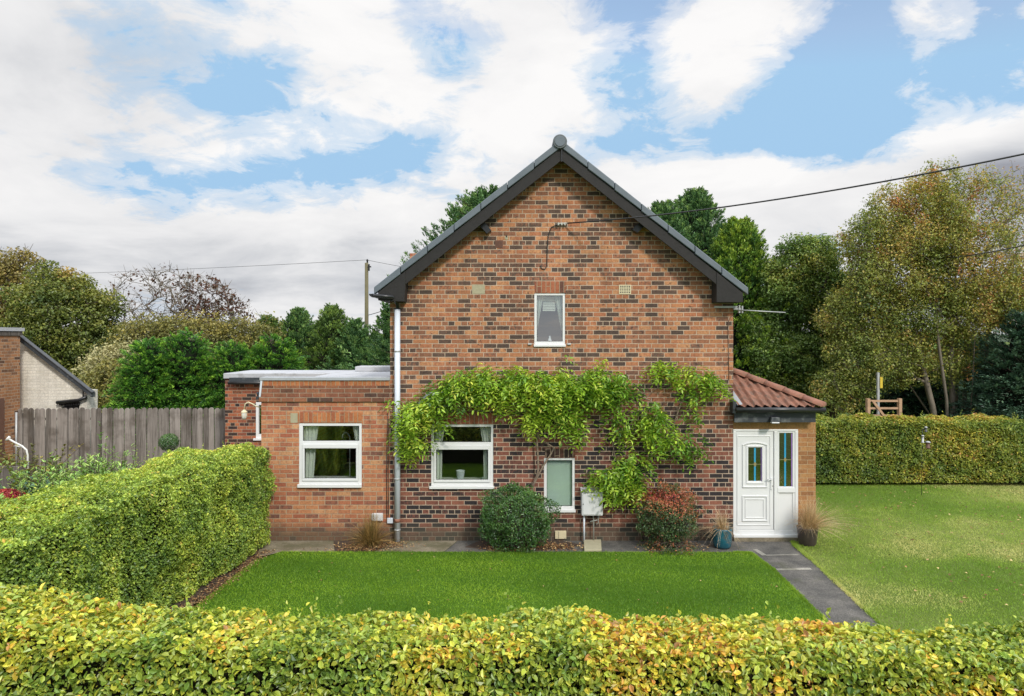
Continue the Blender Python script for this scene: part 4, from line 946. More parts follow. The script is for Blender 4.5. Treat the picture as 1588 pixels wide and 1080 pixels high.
# ---------------------------------------------------------------- trees
def seg_mesh(segs, sides=5):
    A = np.array([s[0] for s in segs]); B = np.array([s[1] for s in segs]); ra = np.array([s[2] for s in segs]); rb = np.array([s[3] for s in segs])
    d = nrm(B-A); up = np.where(np.abs(d[:, 2:3]) < .9, np.array([[0,0,1.]]), np.array([[1.,0,0]])); u = nrm(np.cross(d, up)); w_ = np.cross(d, u)
    V = []
    for c_, r_ in ((A, ra), (B, rb)):
        for k in range(sides):
            t = 2*math.pi*k/sides; V.append(c_+u*(math.cos(t)*r_)[:, None]+w_*(math.sin(t)*r_)[:, None])
    V = np.stack(V, 1).reshape(-1, 3); n = len(segs); i0 = (np.arange(n)*2*sides)[:, None]
    Fc = np.concatenate([i0+np.array([[k, (k+1) % sides, sides+(k+1) % sides, sides+k]]) for k in range(sides)])
    return V, Fc
def skeleton(stems, C, r0=.012, jit=.12, power=.5):
    """stems: list of polylines; C: clump centres. Returns segments."""
    nodes = []; par = []
    for st in stems:
        last = -1
        for i in range(len(st)-1):
            a, b = np.array(st[i]), np.array(st[i+1]); n = max(1, int(np.linalg.norm(b-a)/.35))
            for k in range(n if i < len(st)-2 else n+1):
                nodes.append(a+(b-a)*k/n); par.append(last); last = len(nodes)-1
    base = nodes[0]; tips = []
    order = np.argsort(np.linalg.norm((C-np.mean([s[-1] for s in stems], axis=0))*np.array([1,1,.8]), axis=1))
    for ci in order:
        c_ = C[ci]; Nn = np.array(nodes); dv = c_-Nn; dist = np.linalg.norm(dv, axis=1); hor = np.hypot(dv[:,0], dv[:,1])
        pen = np.where(dv[:,2] < .25*hor, 2.5*(0.25*hor-dv[:,2]), 0)
        j = int(np.argmin(dist+pen)); a = Nn[j]; L = dist[j]; n = max(2, int(L/.35)); last = j
        mid = (a+c_)/2+np.array([0,0,-.08*L])+R.normal(size=3)*jit*L
        for k in range(1, n+1):
            t = k/n; p = a*(1-t)**2+2*mid*t*(1-t)+c_*t*t; nodes.append(p+R.normal(size=3)*.012*L*(k < n)); par.append(last); last = len(nodes)-1
        tips.append(last)
    cnt = np.zeros(len(nodes))
    for t in tips: cnt[t] += 1
    for i in range(len(nodes)-1, -1, -1):
        if par[i] >= 0: cnt[par[i]] += cnt[i]
    rad = r0*np.maximum(cnt, 1)**power
    return [(nodes[par[i]], nodes[i], rad[par[i]] if cnt[par[i]] < cnt[i]*2.5 else rad[i]*1.15, rad[i]) for i in range(len(nodes)) if par[i] >= 0]
def blob_pts(blobs, n, Y, shell=.55, rough=.35):
    """blobs in photo coordinates (cx,cy,rx,ry[,weight]) with depth = rx; returns world clump centres spaced out"""
    wts = np.array([b[2]*b[3]*(b[4] if len(b) > 4 else 1) for b in blobs]); wts = wts/wts.sum(); out = []
    for _ in range(n):
        best = None; bd = -1
        for _t in range(5):
            b = blobs[R.choice(len(blobs), p=wts)]; d = rv(1)[0]*R.uniform(shell, 1)**(1/2.)
            cw = W(b[0], b[1], Y); sx = b[2]*Y/F; sz = b[3]*Y/F
            cc = np.array([cw[0], Y, cw[2]]); p = np.array([cw[0]+d[0]*sx, Y+d[1]*min(sx, sz*1.2)*.85, cw[2]+d[2]*sz])
            p = cc+(p-cc)*(1+rough*(vnoise(p[None], .9, 77)[0]-.6)+rough*.6*(vnoise(p[None], 2.3, 78)[0]-.5))
            dd = np.min(np.linalg.norm(np.array(out)-p, axis=1)) if out else 9
            if dd > bd: best, bd = p, dd
        out.append(best)
    return np.array(out)
def clump_leaves(C, rad, per, L, dens=None, vf=None, asp=.6, flat=.65, seed=0, hexa=False):
    n = len(C); m = per if dens is None else None
    cnt = np.full(n, per) if dens is None else np.maximum(2, (per*dens(C))).astype(int)
    idx = np.repeat(np.arange(n), cnt); N_ = len(idx)
    off = rv(N_)*(R.uniform(0, 1, N_)**.45)[:, None]; rr = (rad*R.uniform(.7, 1.3, n))[idx]
    P = C[idx]+off*rr[:, None]*np.array([1, 1, flat])
    cv = R.normal(size=n)*.13
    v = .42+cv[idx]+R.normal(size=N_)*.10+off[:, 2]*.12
    if vf is not None: v = v+vf(P)
    Nn = off*.5+rv(N_)*.7+np.array([0,0,.45]); A = rv(N_)+off*.3+np.array([0,0,-.3])
    LL = L*R.uniform(.6, 1.35, N_)
    return leaves(P, Nn, A, LL, LL*asp, np.clip(v, 0, 1), hexa)
def tree(name, label, cat, Y, stems, blobs, nc, rad, per, L, mat, bark='bark', r0=.012, dens=None, vf=None, shell=.5, twigs=0, group=None, asp=.62, flat=.65, twig_r=.004, rough=.35):
    C = blob_pts(blobs, nc, Y, shell, rough); st = [[W(x, y, Y+dy) for x, y, dy in s] for s in stems]
    for s in st: s[0] = (s[0][0], s[0][1], -.05)
    segs = skeleton(st, C, r0)
    for c_ in C:
        for _ in range(twigs):
            e = c_+rv(1)[0]*rad*np.array([1,1,.7])+np.array([0,0,rad*.4]); segs.append((c_, e, twig_r*1.3, twig_r*.6))
    root = thing(name, label, cat, (st[0][0][0], st[0][0][1], 0), group)
    V, Fc = seg_mesh(segs); link('trunk', npmesh('trunk', V, Fc, None, M[bark], True), None, root)
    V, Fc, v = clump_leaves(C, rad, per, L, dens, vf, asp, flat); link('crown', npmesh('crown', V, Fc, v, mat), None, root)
    return root
def conifer(name, label, cat, x, top, Y, wpx, mat, n=900, per=46, L=.10, base=0.0, prof=None, seed=1, layered=False, group=None, hexp=.62, spr=.75, squash=1.0, core=True, mid=1.0):
    """x, top in photo coordinates; wpx = half width of the crown in pixels at its widest"""
    c0 = W(x, 0, Y)[0]; zt = W(0, top, Y)[2]; rw = wpx*Y/F
    prof = prof or (lambda h: (1-h)**.75*(.35+.65*min(1, h*5+.4)))
    h = 1-R.uniform(0, 1, n)**hexp; h = np.clip(h, .0, .985); az = R.uniform(0, 6.283, n)
    pr = np.array([prof(q) for q in h])
    Q = np.stack([np.cos(az)*3, np.sin(az)*3, h*6], 1)
    lob = (.72+.55*vnoise(Q, 1.0, seed)) if layered else (.42+.62*vnoise(Q, 1.0, seed)+.50*vnoise(Q*2.6, 1.0, seed+9))
    d = np.stack([np.cos(az), np.sin(az)*squash, np.zeros(n)], 1)
    r_in = R.uniform(.55, 1.0, n)
    P0 = np.stack([c0+d[:,0]*rw*pr*lob*r_in, Y+d[:,1]*rw*pr*lob*r_in, base+(zt-base)*h], 1)
    P0[:, :2] += R.normal(size=(n,2))*.05
    up = 1.05 if not layered else .12
    D = nrm(d+np.stack([0*az, 0*az, up+1.6*h**3+R.normal(size=n)*.25], 1)+rv(n)*.3)
    Ls = spr*R.uniform(.6, 1.25, n)*(1-.55*h)
    idx = np.repeat(np.arange(n), per); m = len(idx); t = R.uniform(0, 1, m)
    side = nrm(np.cross(D, np.array([0,0,1.]))+rv(n)*.35); upv = np.cross(side, D)
    lat = R.normal(size=m)*(.26*(1-t)+.04)*Ls[idx]; thick = R.normal(size=m)*.05*Ls[idx]
    P = P0[idx]+D[idx]*(t*Ls[idx])[:, None]+side[idx]*lat[:, None]+upv[idx]*thick[:, None]+np.array([0,0,1.])*(-(t**2)*Ls[idx]*(.22 if not layered else .3))[:, None]
    A = D[idx]+side[idx]*np.sign(lat)[:, None]*.6+rv(m)*.3; Nn = upv[idx]+rv(m)*.55
    cv = R.normal(size=n)*.13
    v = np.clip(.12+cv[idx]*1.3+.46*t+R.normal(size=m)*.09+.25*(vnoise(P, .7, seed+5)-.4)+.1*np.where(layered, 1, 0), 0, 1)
    LL = L*R.uniform(.6, 1.3, m)
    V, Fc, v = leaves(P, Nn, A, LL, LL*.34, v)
    root = thing(name, label, cat, (c0, Y, 0), group)
    segs = []; zz = np.linspace(-.05, zt-.5, 12)
    for a, b in zip(zz[:-1], zz[1:]): segs.append(((c0,Y,a),(c0,Y,b), .05+.02*(zt-a), .05+.02*(zt-b)))
    for i in range(0, n, 3):
        a = np.array([c0, Y, max(base*.2, P0[i,2]-.35*np.linalg.norm(P0[i,:2]-np.array([c0,Y])))]); segs.append((a, P0[i]+D[i]*Ls[i]*.5, .022, .006))
    V2, F2 = seg_mesh([(np.array(s[0]), np.array(s[1]), s[2], s[3]) for s in segs]); link('trunk', npmesh('trunk', V2, F2, None, M['bark'], True), None, root)
    if core:
        mb = MB(); pf = [(max(.02, rw*prof(q)*.52*(1)), base+(zt-base)*q) for q in np.linspace(.0, .93, 12)]
        k = 14; vs = [(c0+r_*math.cos(6.2832*j/k)*(1+.15*math.sin(j*2.3+i)), Y+r_*squash*math.sin(6.2832*j/k)*(1+.15*math.cos(j*1.7+i)), z_) for i, (r_, z_) in enumerate(pf) for j in range(k)]
        mb.add(vs, [(i*k+j, i*k+(j+1) % k, (i+1)*k+(j+1) % k, (i+1)*k+j) for i in range(len(pf)-1) for j in range(k)], True); mb.obj('inner_twigs', M['corec'], root)
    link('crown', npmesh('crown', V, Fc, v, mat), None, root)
    return root

# left side
tree('maple_tree', 'dense olive green maple behind the white gabled outbuilding', 'tree', 31, [[(85,640,0),(88,600,0),(90,560,0)]],
     [(95,500,66,82),(60,560,75,60),(120,560,45,55),(30,590,60,40)], 420, .62, 190, .135, LM['maple'], r0=.015, vf=lambda P: .25*(vnoise(P, .6, 3)-.5)*2, rough=.6)
tree('yellowing_maple_tree', 'taller thin crowned maple with yellow brown leaves at the left edge', 'tree', 34, [[(5,640,0),(8,560,0),(10,500,0)]],
     [(8,450,42,60),(30,430,30,40),(-20,520,45,80),(10,520,40,50)], 220, .6, 90, .14, LM['maple2'], r0=.016, twigs=3, twig_r=.012)
tree('bare_tree', 'nearly leafless tree with upward twigs and a few dark leaf tufts', 'tree', 33, [[(262,600,0),(262,570,0),(258,550,0)],[(262,600,.2),(250,560,.3),(235,525,.2)],[(262,600,-.2),(275,550,0),(280,520,0)]],
     [(225,470,48,52),(265,455,40,45),(250,500,55,40),(205,500,30,30)], 120, .55, 3, .15, LM['brown'], bark='barkl', r0=.012, dens=lambda C: np.where(C[:,2] > 6.0, 2.2, .8), twigs=6, twig_r=.008)
tree('brown_leaved_tree', 'thin tree with sparse dark brown autumn leaves left of the flat roof', 'tree', 34, [[(315,600,0),(316,560,0),(318,520,0)],[(315,600,.3),(335,550,.3),(350,510,0)]],
     [(318,465,45,42),(345,490,42,35),(300,480,30,30),(370,495,20,20)], 120, .50, 13, .17, LM['brown'], bark='barkl', r0=.010, twigs=4, twig_r=.008)
for i, (x, y, w_, h_, Y, lab) in enumerate([(225,520,45,48,30,'olive bush under the bare tree'),(300,520,60,50,31,'wide olive bush under the brown leaved tree'),(385,520,50,45,32,'olive and yellow bush left of the conifer row'),(175,590,40,45,27,'rusty green bush right of the white outbuilding')]):
    tree('olive_bush', lab, 'bush', Y, [[(x,640,0),(x,y+h_*.5,0)]], [(x,y+20,w_,h_),(x,y+60,w_,h_)], 110, .75, 140, .13, LM['olive'], r0=.010, twigs=2, twig_r=.008, vf=lambda P: .1*np.ones(len(P)))
tree('seedhead_bush', 'pale cream flowering bush beside the outbuilding', 'bush', 28.5, [[(165,640,0),(165,590,0)]], [(165,575,30,30),(195,560,20,25)], 50, .6, 120, .11, LM['palebush'], r0=.008, twigs=2)
hp_ = lambda h: (1-h**2.2)**.6
for i, (x, t_, w_, Y, lab) in enumerate([(232,528,52,23.0,'left end of the dark green cypress row behind the fence'),(290,516,62,23.6,'second cypress from the left in the row behind the fence, with raised tip'),(360,535,58,23.8,'third cypress from the left in the row behind the fence'),(425,522,55,24.0,'cypress at the right end of the row, touching the flat roof')]):
    conifer('cypress_shrub', lab, 'conifer', x, t_, Y, w_, LM['cyp'], 1500, 44, .085, seed=40+i, prof=hp_, layered=True, spr=.75, group='cypresses in the row behind the fence')
for i, (x, t_, w_, Y, lab) in enumerate([(415,496,52,33,'shorter green conifer at the left of the pair behind the flat roof'),(462,484,58,34,'rounded green conifer behind the middle of the flat roof'),(515,478,52,33,'pointed green conifer left of the utility pole'),(552,500,44,32,'low conifer in front of the utility pole')]):
    conifer('green_conifer', lab, 'conifer', x, t_, Y, w_, LM['cypd'] if i % 2 else LM['cyp2'], 1100, 40, .115, seed=50+i, spr=.8, hexp=.9, prof=lambda h: (1-h**2.2)**.75, group='conifers behind the flat roof')
conifer('tall_cypress', 'tall dark cypress rising behind the left slope of the roof', 'conifer', 778, 304, 25.5, 250, LM['cypd'], 3400, 44, .115, seed=61, spr=.95, hexp=1.25, prof=lambda h: (1-h)**.47)
conifer('slim_cypress', 'slim dark cypress squeezed between utility pole and house wall', 'conifer', 603, 470, 28, 30, LM['cypd'], 500, 44, .13, seed=62, spr=.9, prof=lambda h: (1-h**2)**.7)
# right side
for i, (x, t_, w_, lab, mt, Y) in enumerate([(1028,322,120,'left cypress behind the right slope of the roof, half hidden','cypd',26.5),(1078,302,135,'tallest cypress behind the right slope of the roof','cypd',28),(1145,348,128,'golden green cypress right of the tallest one','cypy',25.5)]):
    conifer('roofside_cypress', lab, 'conifer', x, t_, Y, w_, LM[mt], 2300, 44, .115, seed=70+i, spr=.9, hexp=1.1, prof=lambda h: (1-h)**.62, group='cypresses behind the right roof slope')
tree('green_tree', 'bushy mid green tree directly behind the porch roof', 'tree', 24, [[(1292,700,0),(1290,620,0),(1280,560,0)],[(1225,700,.4),(1228,620,.4),(1235,540,.2)]],
     [(1250,430,50,62),(1222,470,42,55),(1190,530,35,50),(1290,480,50,60),(1240,560,80,50),(1295,560,50,50),(1268,400,30,32,.7),(1215,600,50,40),(1210,430,20,30,.5)], 760, .38, 165, .085, LM['mid'], r0=.009, vf=lambda P: .05+.30*(vnoise(P, .8, 8)-.5)*2+.14*np.clip((P[:,2]-5.0)/2, -1, 1), rough=.6)
tree('autumn_tree', 'large airy many stemmed tree starting to turn orange at the right edge', 'tree', 21.5,
     [[(1480,690,0),(1478,640,0),(1474,560,0),(1478,480,0),(1484,400,0)],[(1462,690,-.3),(1446,630,-.3),(1432,575,-.3),(1418,500,0),(1402,430,0)],[(1490,690,.3),(1497,600,.3),(1500,520,.3),(1512,420,.3)],[(1515,690,0),(1522,610,0),(1530,540,0),(1545,430,.2)],[(1500,690,-.5),(1508,600,-.6),(1512,520,-.5)],[(1472,690,-.5),(1468,620,-.6),(1455,530,-.6),(1448,440,-.4)],[(1468,690,.6),(1440,640,.6),(1405,590,.6),(1372,540,.4)],[(1480,690,.6),(1484,600,.7),(1470,500,.6),(1458,380,.4)]],
     [(1440,345,58,75),(1385,420,70,75),(1500,420,80,95),(1345,490,60,60),(1430,490,95,50),(1530,335,50,75,.55),(1575,330,35,75,.5),(1560,465,55,62),(1325,550,55,50),(1590,400,45,95,.5),(1385,555,65,38),(1460,290,40,35,.5),(1345,385,42,60,.7),(1375,330,35,40,.5),(1310,600,50,35,.7),(1470,565,70,30,.4)], 1250, .34, 112, .074, LM['birch'], bark='barkl', r0=.0048, twigs=3, twig_r=.005, flat=1.15,
     dens=lambda C: np.clip(1.2-np.clip((C[:,0]-13.4)/2.2, 0, .95)*np.clip((C[:,2]-4.6)/2.0, 0, 1), .14, 1.2), vf=lambda P: .10+.13*np.clip((P[:,0]-12.5)/3, -1, 1)+.42*(vnoise(P*np.array([1.4,1.4,.6]), .9, 9)-.5), rough=.7)
conifer('blue_green_conifer', 'dark blue green conifer at the right edge behind the hedge', 'conifer', 1590, 490, 20.3, 90, LM['blue'], 1300, 44, .10, seed=81, spr=.9, prof=lambda h: (1-h**1.8)**.8, layered=True)
conifer('shaded_conifer', 'low dark conifer between the gate and the pale tree stems', 'conifer', 1428, 560, 24, 62, LM['blue'], 1200, 44, .11, seed=82, spr=.9, prof=lambda h: (1-h**2.2)**.7, layered=True)
conifer('shaded_conifer', 'dark conifer behind the stems of the autumn tree', 'conifer', 1510, 520, 26, 95, LM['blue'], 1500, 44, .12, seed=83, spr=.9, prof=lambda h: (1-h**2.2)**.7, layered=True)
tree('understorey_bush', 'dark leafy bush left of the gate beneath the trees', 'bush', 26.5, [[(1300,690,0),(1300,640,0)]], [(1300,590,70,45),(1210,600,60,50)], 130, .7, 150, .12, LM['mid'], r0=.009, vf=lambda P: -.15*np.ones(len(P)))
tree('understorey_bush', 'small green bush seen behind the timber gate', 'bush', 31, [[(1380,690,0),(1380,640,0)]], [(1375,590,45,45),(1400,560,60,50)], 110, .8, 130, .13, LM['mid'], r0=.009)

# wisteria on the wall ------------------------------------------------------
wis = thing('wisteria', 'bright green wisteria trained across the gable wall', 'climber', (W(828,0,12.45)[0], 12.45, 0))
stems = [
 ([(826,790),(827,756),(835,733),(834,706),(833,680),(838,660),(846,640)], .022, 12.50),
 ([(826,756),(842,726),(857,699),(854,692),(836,680),(843,662)], .017, 12.46),
 ([(846,655),(820,632),(780,622),(740,612),(700,622),(660,628),(636,640)], .020, 12.5),
 ([(845,650),(862,622),(900,604),(945,600),(985,612),(1010,622)], .018, 12.5),
 ([(700,622),(740,606),(800,600),(850,598)], .014, 12.52),
 ([(930,612),(945,640),(950,670),(955,712),(975,735)], .012, 12.54),
 ([(995,753),(990,735),(1005,715),(1026,694),(1042,663),(1055,630),(1066,608),(1052,597)], .016, 12.54),
 ([(1000,622),(1016,605),(1035,598),(1052,597)], .008, 12.54), ([(895,632),(905,650),(922,660)], .006, 12.55), ([(945,600),(975,618),(990,626)], .008, 12.5), ([(1066,608),(1085,602),(1110,600)], .008, 12.54),
]
mb = MB()
for pts, r_, Y in stems:
    P = [W(x+random.uniform(-1,1), y+random.uniform(-1,1), Y+random.uniform(-.02,.02)) for x, y in pts]
    # smooth
    Q = []
    for i in range(len(P)-1):
        p0 = np.array(P[max(i-1,0)]); p1 = np.array(P[i]); p2 = np.array(P[i+1]); p3 = np.array(P[min(i+2,len(P)-1)])
        for t in np.linspace(0, 1, 5)[:-1]: Q.append(.5*((2*p1)+(p2-p0)*t+(2*p0-5*p1+4*p2-p3)*t*t+(3*p1-p0-3*p2+p3)*t**3))
    Q.append(np.array(P[-1])); mb.tube(Q, r_, 7, r_*.7)
q0 = W(826,785,12.5); mb.tube([(q0[0],12.5,0),(q0[0]+.02,12.48,.3),(q0[0],12.5,q0[2])], .026, 8)
q1 = W(995,753,12.54); mb.tube([(q1[0],12.54,0),(q1[0]-.03,12.52,.5),(q1[0],12.54,q1[2])], .02, 8)
mb.obj('stem', M['barkv'], wis)
blobs = [(640,648,24,30,1),(646,688,20,14,1),(615,632,16,10,.7),(668,626,24,18,.9),(702,632,28,10,.6),(684,664,12,7,.4),(690,606,26,18,1),(725,592,28,20,1),(750,588,22,20,1),(775,605,40,22,1),(802,583,34,16,1),(835,600,34,24,1.1),(830,640,22,20,1),(815,650,14,10,.7),(862,605,34,28,1.1),(875,645,24,18,1),(890,662,16,14,.8),(905,600,30,24,1.1),(935,585,26,18,1),(935,612,30,18,1),(965,600,24,12,1),(990,605,12,5,.4),(955,640,14,14,.8),(960,668,11,16,.6),(964,690,8,7,.4),(1010,645,20,20,1),(1030,675,28,20,1),(1060,690,22,16,.9),(1075,705,12,8,.6),(1028,570,22,11,.9),(1060,578,24,12,1),(1085,590,24,14,1),(1110,600,14,12,.8),(1072,622,12,22,.6),(1064,648,12,8,.35),(975,722,26,18,1.1),(950,742,28,14,1),(985,752,18,16,.9),(928,738,18,8,.8),(965,768,24,8,.8),(1000,720,10,8,.5),(940,565,7,10,.4),(868,565,5,8,.3)]
BW = np.array([b[2]*b[3]*b[4] for b in blobs]); BW /= BW.sum(); nL = 1480
bi = R.choice(len(blobs), nL, p=BW); parts = []; Bn = np.array(blobs)[bi]
ang = R.uniform(0, 6.283, nL); rad = np.sqrt(R.uniform(0, 1, nL)); cxp = Bn[:,0]+np.cos(ang)*rad*Bn[:,2]; cyp = Bn[:,1]+np.sin(ang)*rad*Bn[:,3]-4
fat = np.clip(np.minimum(Bn[:,2], Bn[:,3])/24, .35, 1.15); dep = 12.56-R.uniform(0.0, .42, nL)*fat*np.clip(1.15-rad*.6, 0, 1)
bv = {i: R.normal()*.10 for i in range(len(blobs))}
P0 = np.stack([(cxp-CX)*12.45/F, dep, H-(cyp-CY)*12.45/F], 1)
dirx = R.normal(size=nL)*.75; D = nrm(np.stack([dirx, -np.abs(R.normal(size=nL))*.55-.15, -R.uniform(.1, 1.1, nL)+.25*(R.random(nL) < .3)], 1))
RL = R.uniform(.18, .32, nL); base_v = np.array([bv[i] for i in bi])+R.normal(size=nL)*.18+.46+.10*np.clip((12.5-dep)/.3, 0, 1)
for j in range(11):
    t = (j//2+1)/5.6 if j < 10 else 1.05; sgn = 0 if j == 10 else (1 if j % 2 else -1)
    side = nrm(np.cross(D, np.array([0,-1.,.25])))
    droop = np.array([0,0,-1.])*(t*t*RL*.35)[:, None]
    c_ = P0+D*(RL*t)[:, None]+droop; ax_ = D*.55+side*sgn*.95+np.array([0,0,-.35]) if sgn else D+np.array([0,0,-.5])
    ax_ = nrm(ax_+rv(nL)*.12); Ll = R.uniform(.065, .108, nL)
    c_ = c_+ax_*(Ll*.5)[:, None]; Nn = np.cross(ax_, side*1.0)+np.array([0,-.5,.7])+rv(nL)*.35
    parts.append(leaves(c_, Nn, ax_, Ll, Ll*.42, np.clip(base_v+R.normal(size=nL)*.06, 0, 1), True, .18))
V, Fc, v = join(parts); V[:, 1] = np.minimum(V[:, 1], 12.585); link('foliage', npmesh('foliage', V, Fc, v, LM['wist']), None, wis)

# shrubs at the wall ----------------------------------------------------------
def shrub(name, label, cx, cy, rx, ry, Y, n, L, mat, vf=None, asp=.5, lob=.25, seed=3, gaps=None, hexa=True):
    c0 = np.array([(cx-CX)*Y/F, Y, max(0.0, H-(cy-CY)*Y/F)]); s = np.array([rx*Y/F, min(rx*Y/F, .42), ry*Y/F])
    d = rv(n); d[:, 2] = np.where(d[:, 2] < -.93, -d[:, 2], d[:, 2]); lb_ = 1+lob*(vnoise(d*2.2+9, 1.3, seed)-.5)*2+lob*.6*(vnoise(d*5+9, 1.3, seed+1)-.5)*2
    r_ = (1-R.exponential(.11, n)).clip(.2, 1.05)*lb_; P = c0+d*s*r_[:, None]; P[:, 2] = np.abs(P[:, 2]); P[:,1] = np.minimum(P[:,1], 12.56)
    if gaps is not None: k = gaps(P); P, d, n = P[k], d[k], int(k.sum())
    v = .15+.55*vnoise(P, 6, seed+2)+.18*np.clip(d[:, 2], 0, 1)
    if vf is not None: v = vf(P, v, d)
    v = np.clip(v+R.normal(size=n)*.14, 0, 1); LL = L*R.uniform(.6, 1.3, n)
    root = thing(name, label, 'shrub', (c0[0], Y, 0))
    V, Fc, v = leaves(P, d*.6+rv(n)*.7+np.array([0,0,.3]), rv(n)+d*.6+np.array([0,0,.3]), LL, LL*asp, v, hexa); link('foliage', npmesh('foliage', V, Fc, v, mat), None, root)
    segs = []
    for k in range(60): e = c0+rv(1)[0]*s*np.array([.85,.85,.85]); e[2] = abs(e[2])+.05; b0 = np.array([c0[0]+R.normal()*.04, min(Y+R.normal()*.04, 12.5), 0]); m_ = (b0+e)/2+np.array([0,0,.08]); segs += [(b0, m_, .012, .008), (m_, e, .008, .003)]
    V, Fc = seg_mesh(segs); link('branches', npmesh('branches', V, Fc, None, M['bark'], True), None, root)
    return root
shrub('round_shrub', 'rounded dark green shrub below the gap between the two lower windows', 800, 802, 58, 49, 12.12, 15000, .036, LM['shrub'], seed=5)
shrub('berry_shrub', 'green shrub turning orange and red left of the front door', 1036, 800, 44, 44, 12.2, 9000, .036, LM['redsh'], seed=6, lob=.38, vf=lambda P, v, d: v*.75+.55*np.clip((P[:,2]-.42)/.6, 0, 1)*vnoise(P, 5, 12)*1.5+.12*np.clip((P[:,0]-2.9)/.4, 0, 1))
shrub('ground_weed', 'small low weeds at the foot of the reddening shrub', 1040, 848, 42, 12, 12.05, 1300, .03, LM['redsh'], seed=7, lob=.5)

def tuft(name, label, base, n, L, spread, mat, w=.006, up=1.0, droop=1.0, root=None, part='blade', bias=(0,0), minz=.01):
    k = 7; az = R.uniform(0, 6.283, n); tilt = R.uniform(.05, 1, n)*spread; LL = L*R.uniform(.55, 1.15, n)
    b0 = np.array(base)+np.stack([R.normal(size=n)*.045, R.normal(size=n)*.03, 0*az], 1)
    dh_ = np.stack([np.cos(az)+bias[0], np.sin(az)+bias[1], 0*az], 1)*np.sin(tilt)[:, None]; dv = np.cos(tilt)*up
    pts = []
    for i in range(k+1):
        t = i/k; p = b0+dh_*(LL*(t+.35*t*t))[:, None]; p[:, 2] += LL*(dv*t-droop*tilt*.55*t**2.2); p[:, 2] = np.maximum(p[:, 2], minz+.004*(i % 2)); pts.append(p)
    ws = nrm(np.stack([-np.sin(az), np.cos(az), 0*az], 1)+rv(n)*.5); V = []
    for i, p in enumerate(pts): ww = w*(1-.85*i/k); V += [p-ws*ww*.5, p+ws*ww*.5]
    V = np.stack(V, 1).reshape(-1, 3); m = 2*(k+1); i0 = (np.arange(n)*m)[:, None]
    Fc = np.concatenate([i0+np.array([[2*i, 2*i+1, 2*i+3, 2*i+2]]) for i in range(k)]); v = np.tile(R.uniform(0, 1, n), k)
    V[:, 1] = np.where(base[1] < 12.58, np.minimum(V[:, 1], 12.58), V[:,1])
    me = npmesh(part, V, Fc, v, mat)
    if root is None: return link(name, me, None, label=label, cat='plant')
    return link(part, me, None, root)
b = G(577, 845); tuft('sedge_clump', 'brown and green sedge clump at the foot of the extension wall', (b[0], 12.25, .0), 760, .56, 1.0, LM['brgrass'], .010, up=1.15)
pot = thing('blue_pot', 'teal glazed pot with dry grass left of the front door', 'plant pot', (px(1120, 12.2), 12.2, 0))
MB().lathe((px(1120,12.2), 12.2, 0), [(.001,0),(.13,0),(.155,.04),(.172,.17),(.165,.31),(.176,.345),(.16,.35),(.15,.30),(.001,.30)], 28).obj('pot', M['potblue'], pot)
tuft('x', '', (px(1120,12.2), 12.2, .31), 260, .50, 1.25, LM['straw'], .006, root=pot, part='dry_grass', droop=1.1, bias=(-.25,-.2))
pot = thing('brown_pot', 'brown pot spilling a fan of straw coloured grass right of the front door', 'plant pot', (px(1252,12.35), 12.35, 0))
MB().lathe((px(1252,12.35), 12.35, 0), [(.001,0),(.13,0),(.15,.03),(.185,.30),(.19,.32),(.17,.32),(.15,.26),(.001,.26)], 28).obj('pot', M['potbrown'], pot)
tuft('x', '', (px(1252,12.35), 12.3, .28), 900, .66, 1.0, LM['straw'], .006, root=pot, part='dry_grass', droop=1.0, bias=(.35,-.25))

# ---------------------------------------------------------------- left background
YF = 19.0
fz1 = W(0,633,YF)[2]; fx0, fx1 = W(27,0,YF)[0], W(350,0,YF)[0]
fen = thing('picket_fence', 'weathered grey fence of round topped boards left of the extension', 'fence', ((fx0+fx1)/2, YF, 0))
V = []; Fc = []; vv = []; nb = 37; bw = (fx1-fx0)/nb
fq = []
for i in range(nb):
    xa = fx0+i*bw+.006+random.uniform(-.002,.002); xb = fx0+(i+1)*bw-.006; dzz = random.uniform(-.02,.02); r_ = (xb-xa)/2; xc = (xa+xb)/2; y0 = YF-.02*(i % 2 == 0)-random.uniform(0,.004)
    prof = [(xa,0.0),(xb,0.0)]+[(xc+r_*math.cos(a), fz1-r_+dzz+r_*1.0*math.sin(a)) for a in [math.pi*k/8 for k in range(9)]]
    o = len(V); n = len(prof); V += [(x,y0,z) for x, z in prof]+[(x,y0+.02,z) for x, z in prof]; rnd = random.random()
    Fc.append([o+k for k in range(n)]); vv.append(rnd)
    for k in range(n): Fc.append([o+k, o+n+k, o+n+(k+1) % n, o+(k+1) % n]); vv.append(rnd)
me = bpy.data.meshes.new('board_panel'); me.from_pydata(V, [], Fc); a = me.attributes.new('v','FLOAT','FACE'); a.data.foreach_set('value', vv); me.update(); link('board_panel', me, M['fence'], fen)
MB().box(fx0, fx1, YF+.022, YF+.06, .35, .42).box(fx0, fx1, YF+.022, YF+.06, 1.45, 1.52).obj('rail', M['fence'], fen)
for k in range(6): x = fx0+.1+(fx1-fx0-.2)*k/5; MB().box(x-.045, x+.045, YF+.061, YF+.15, -.1, fz1-.15).obj('post', M['fence'], fen)

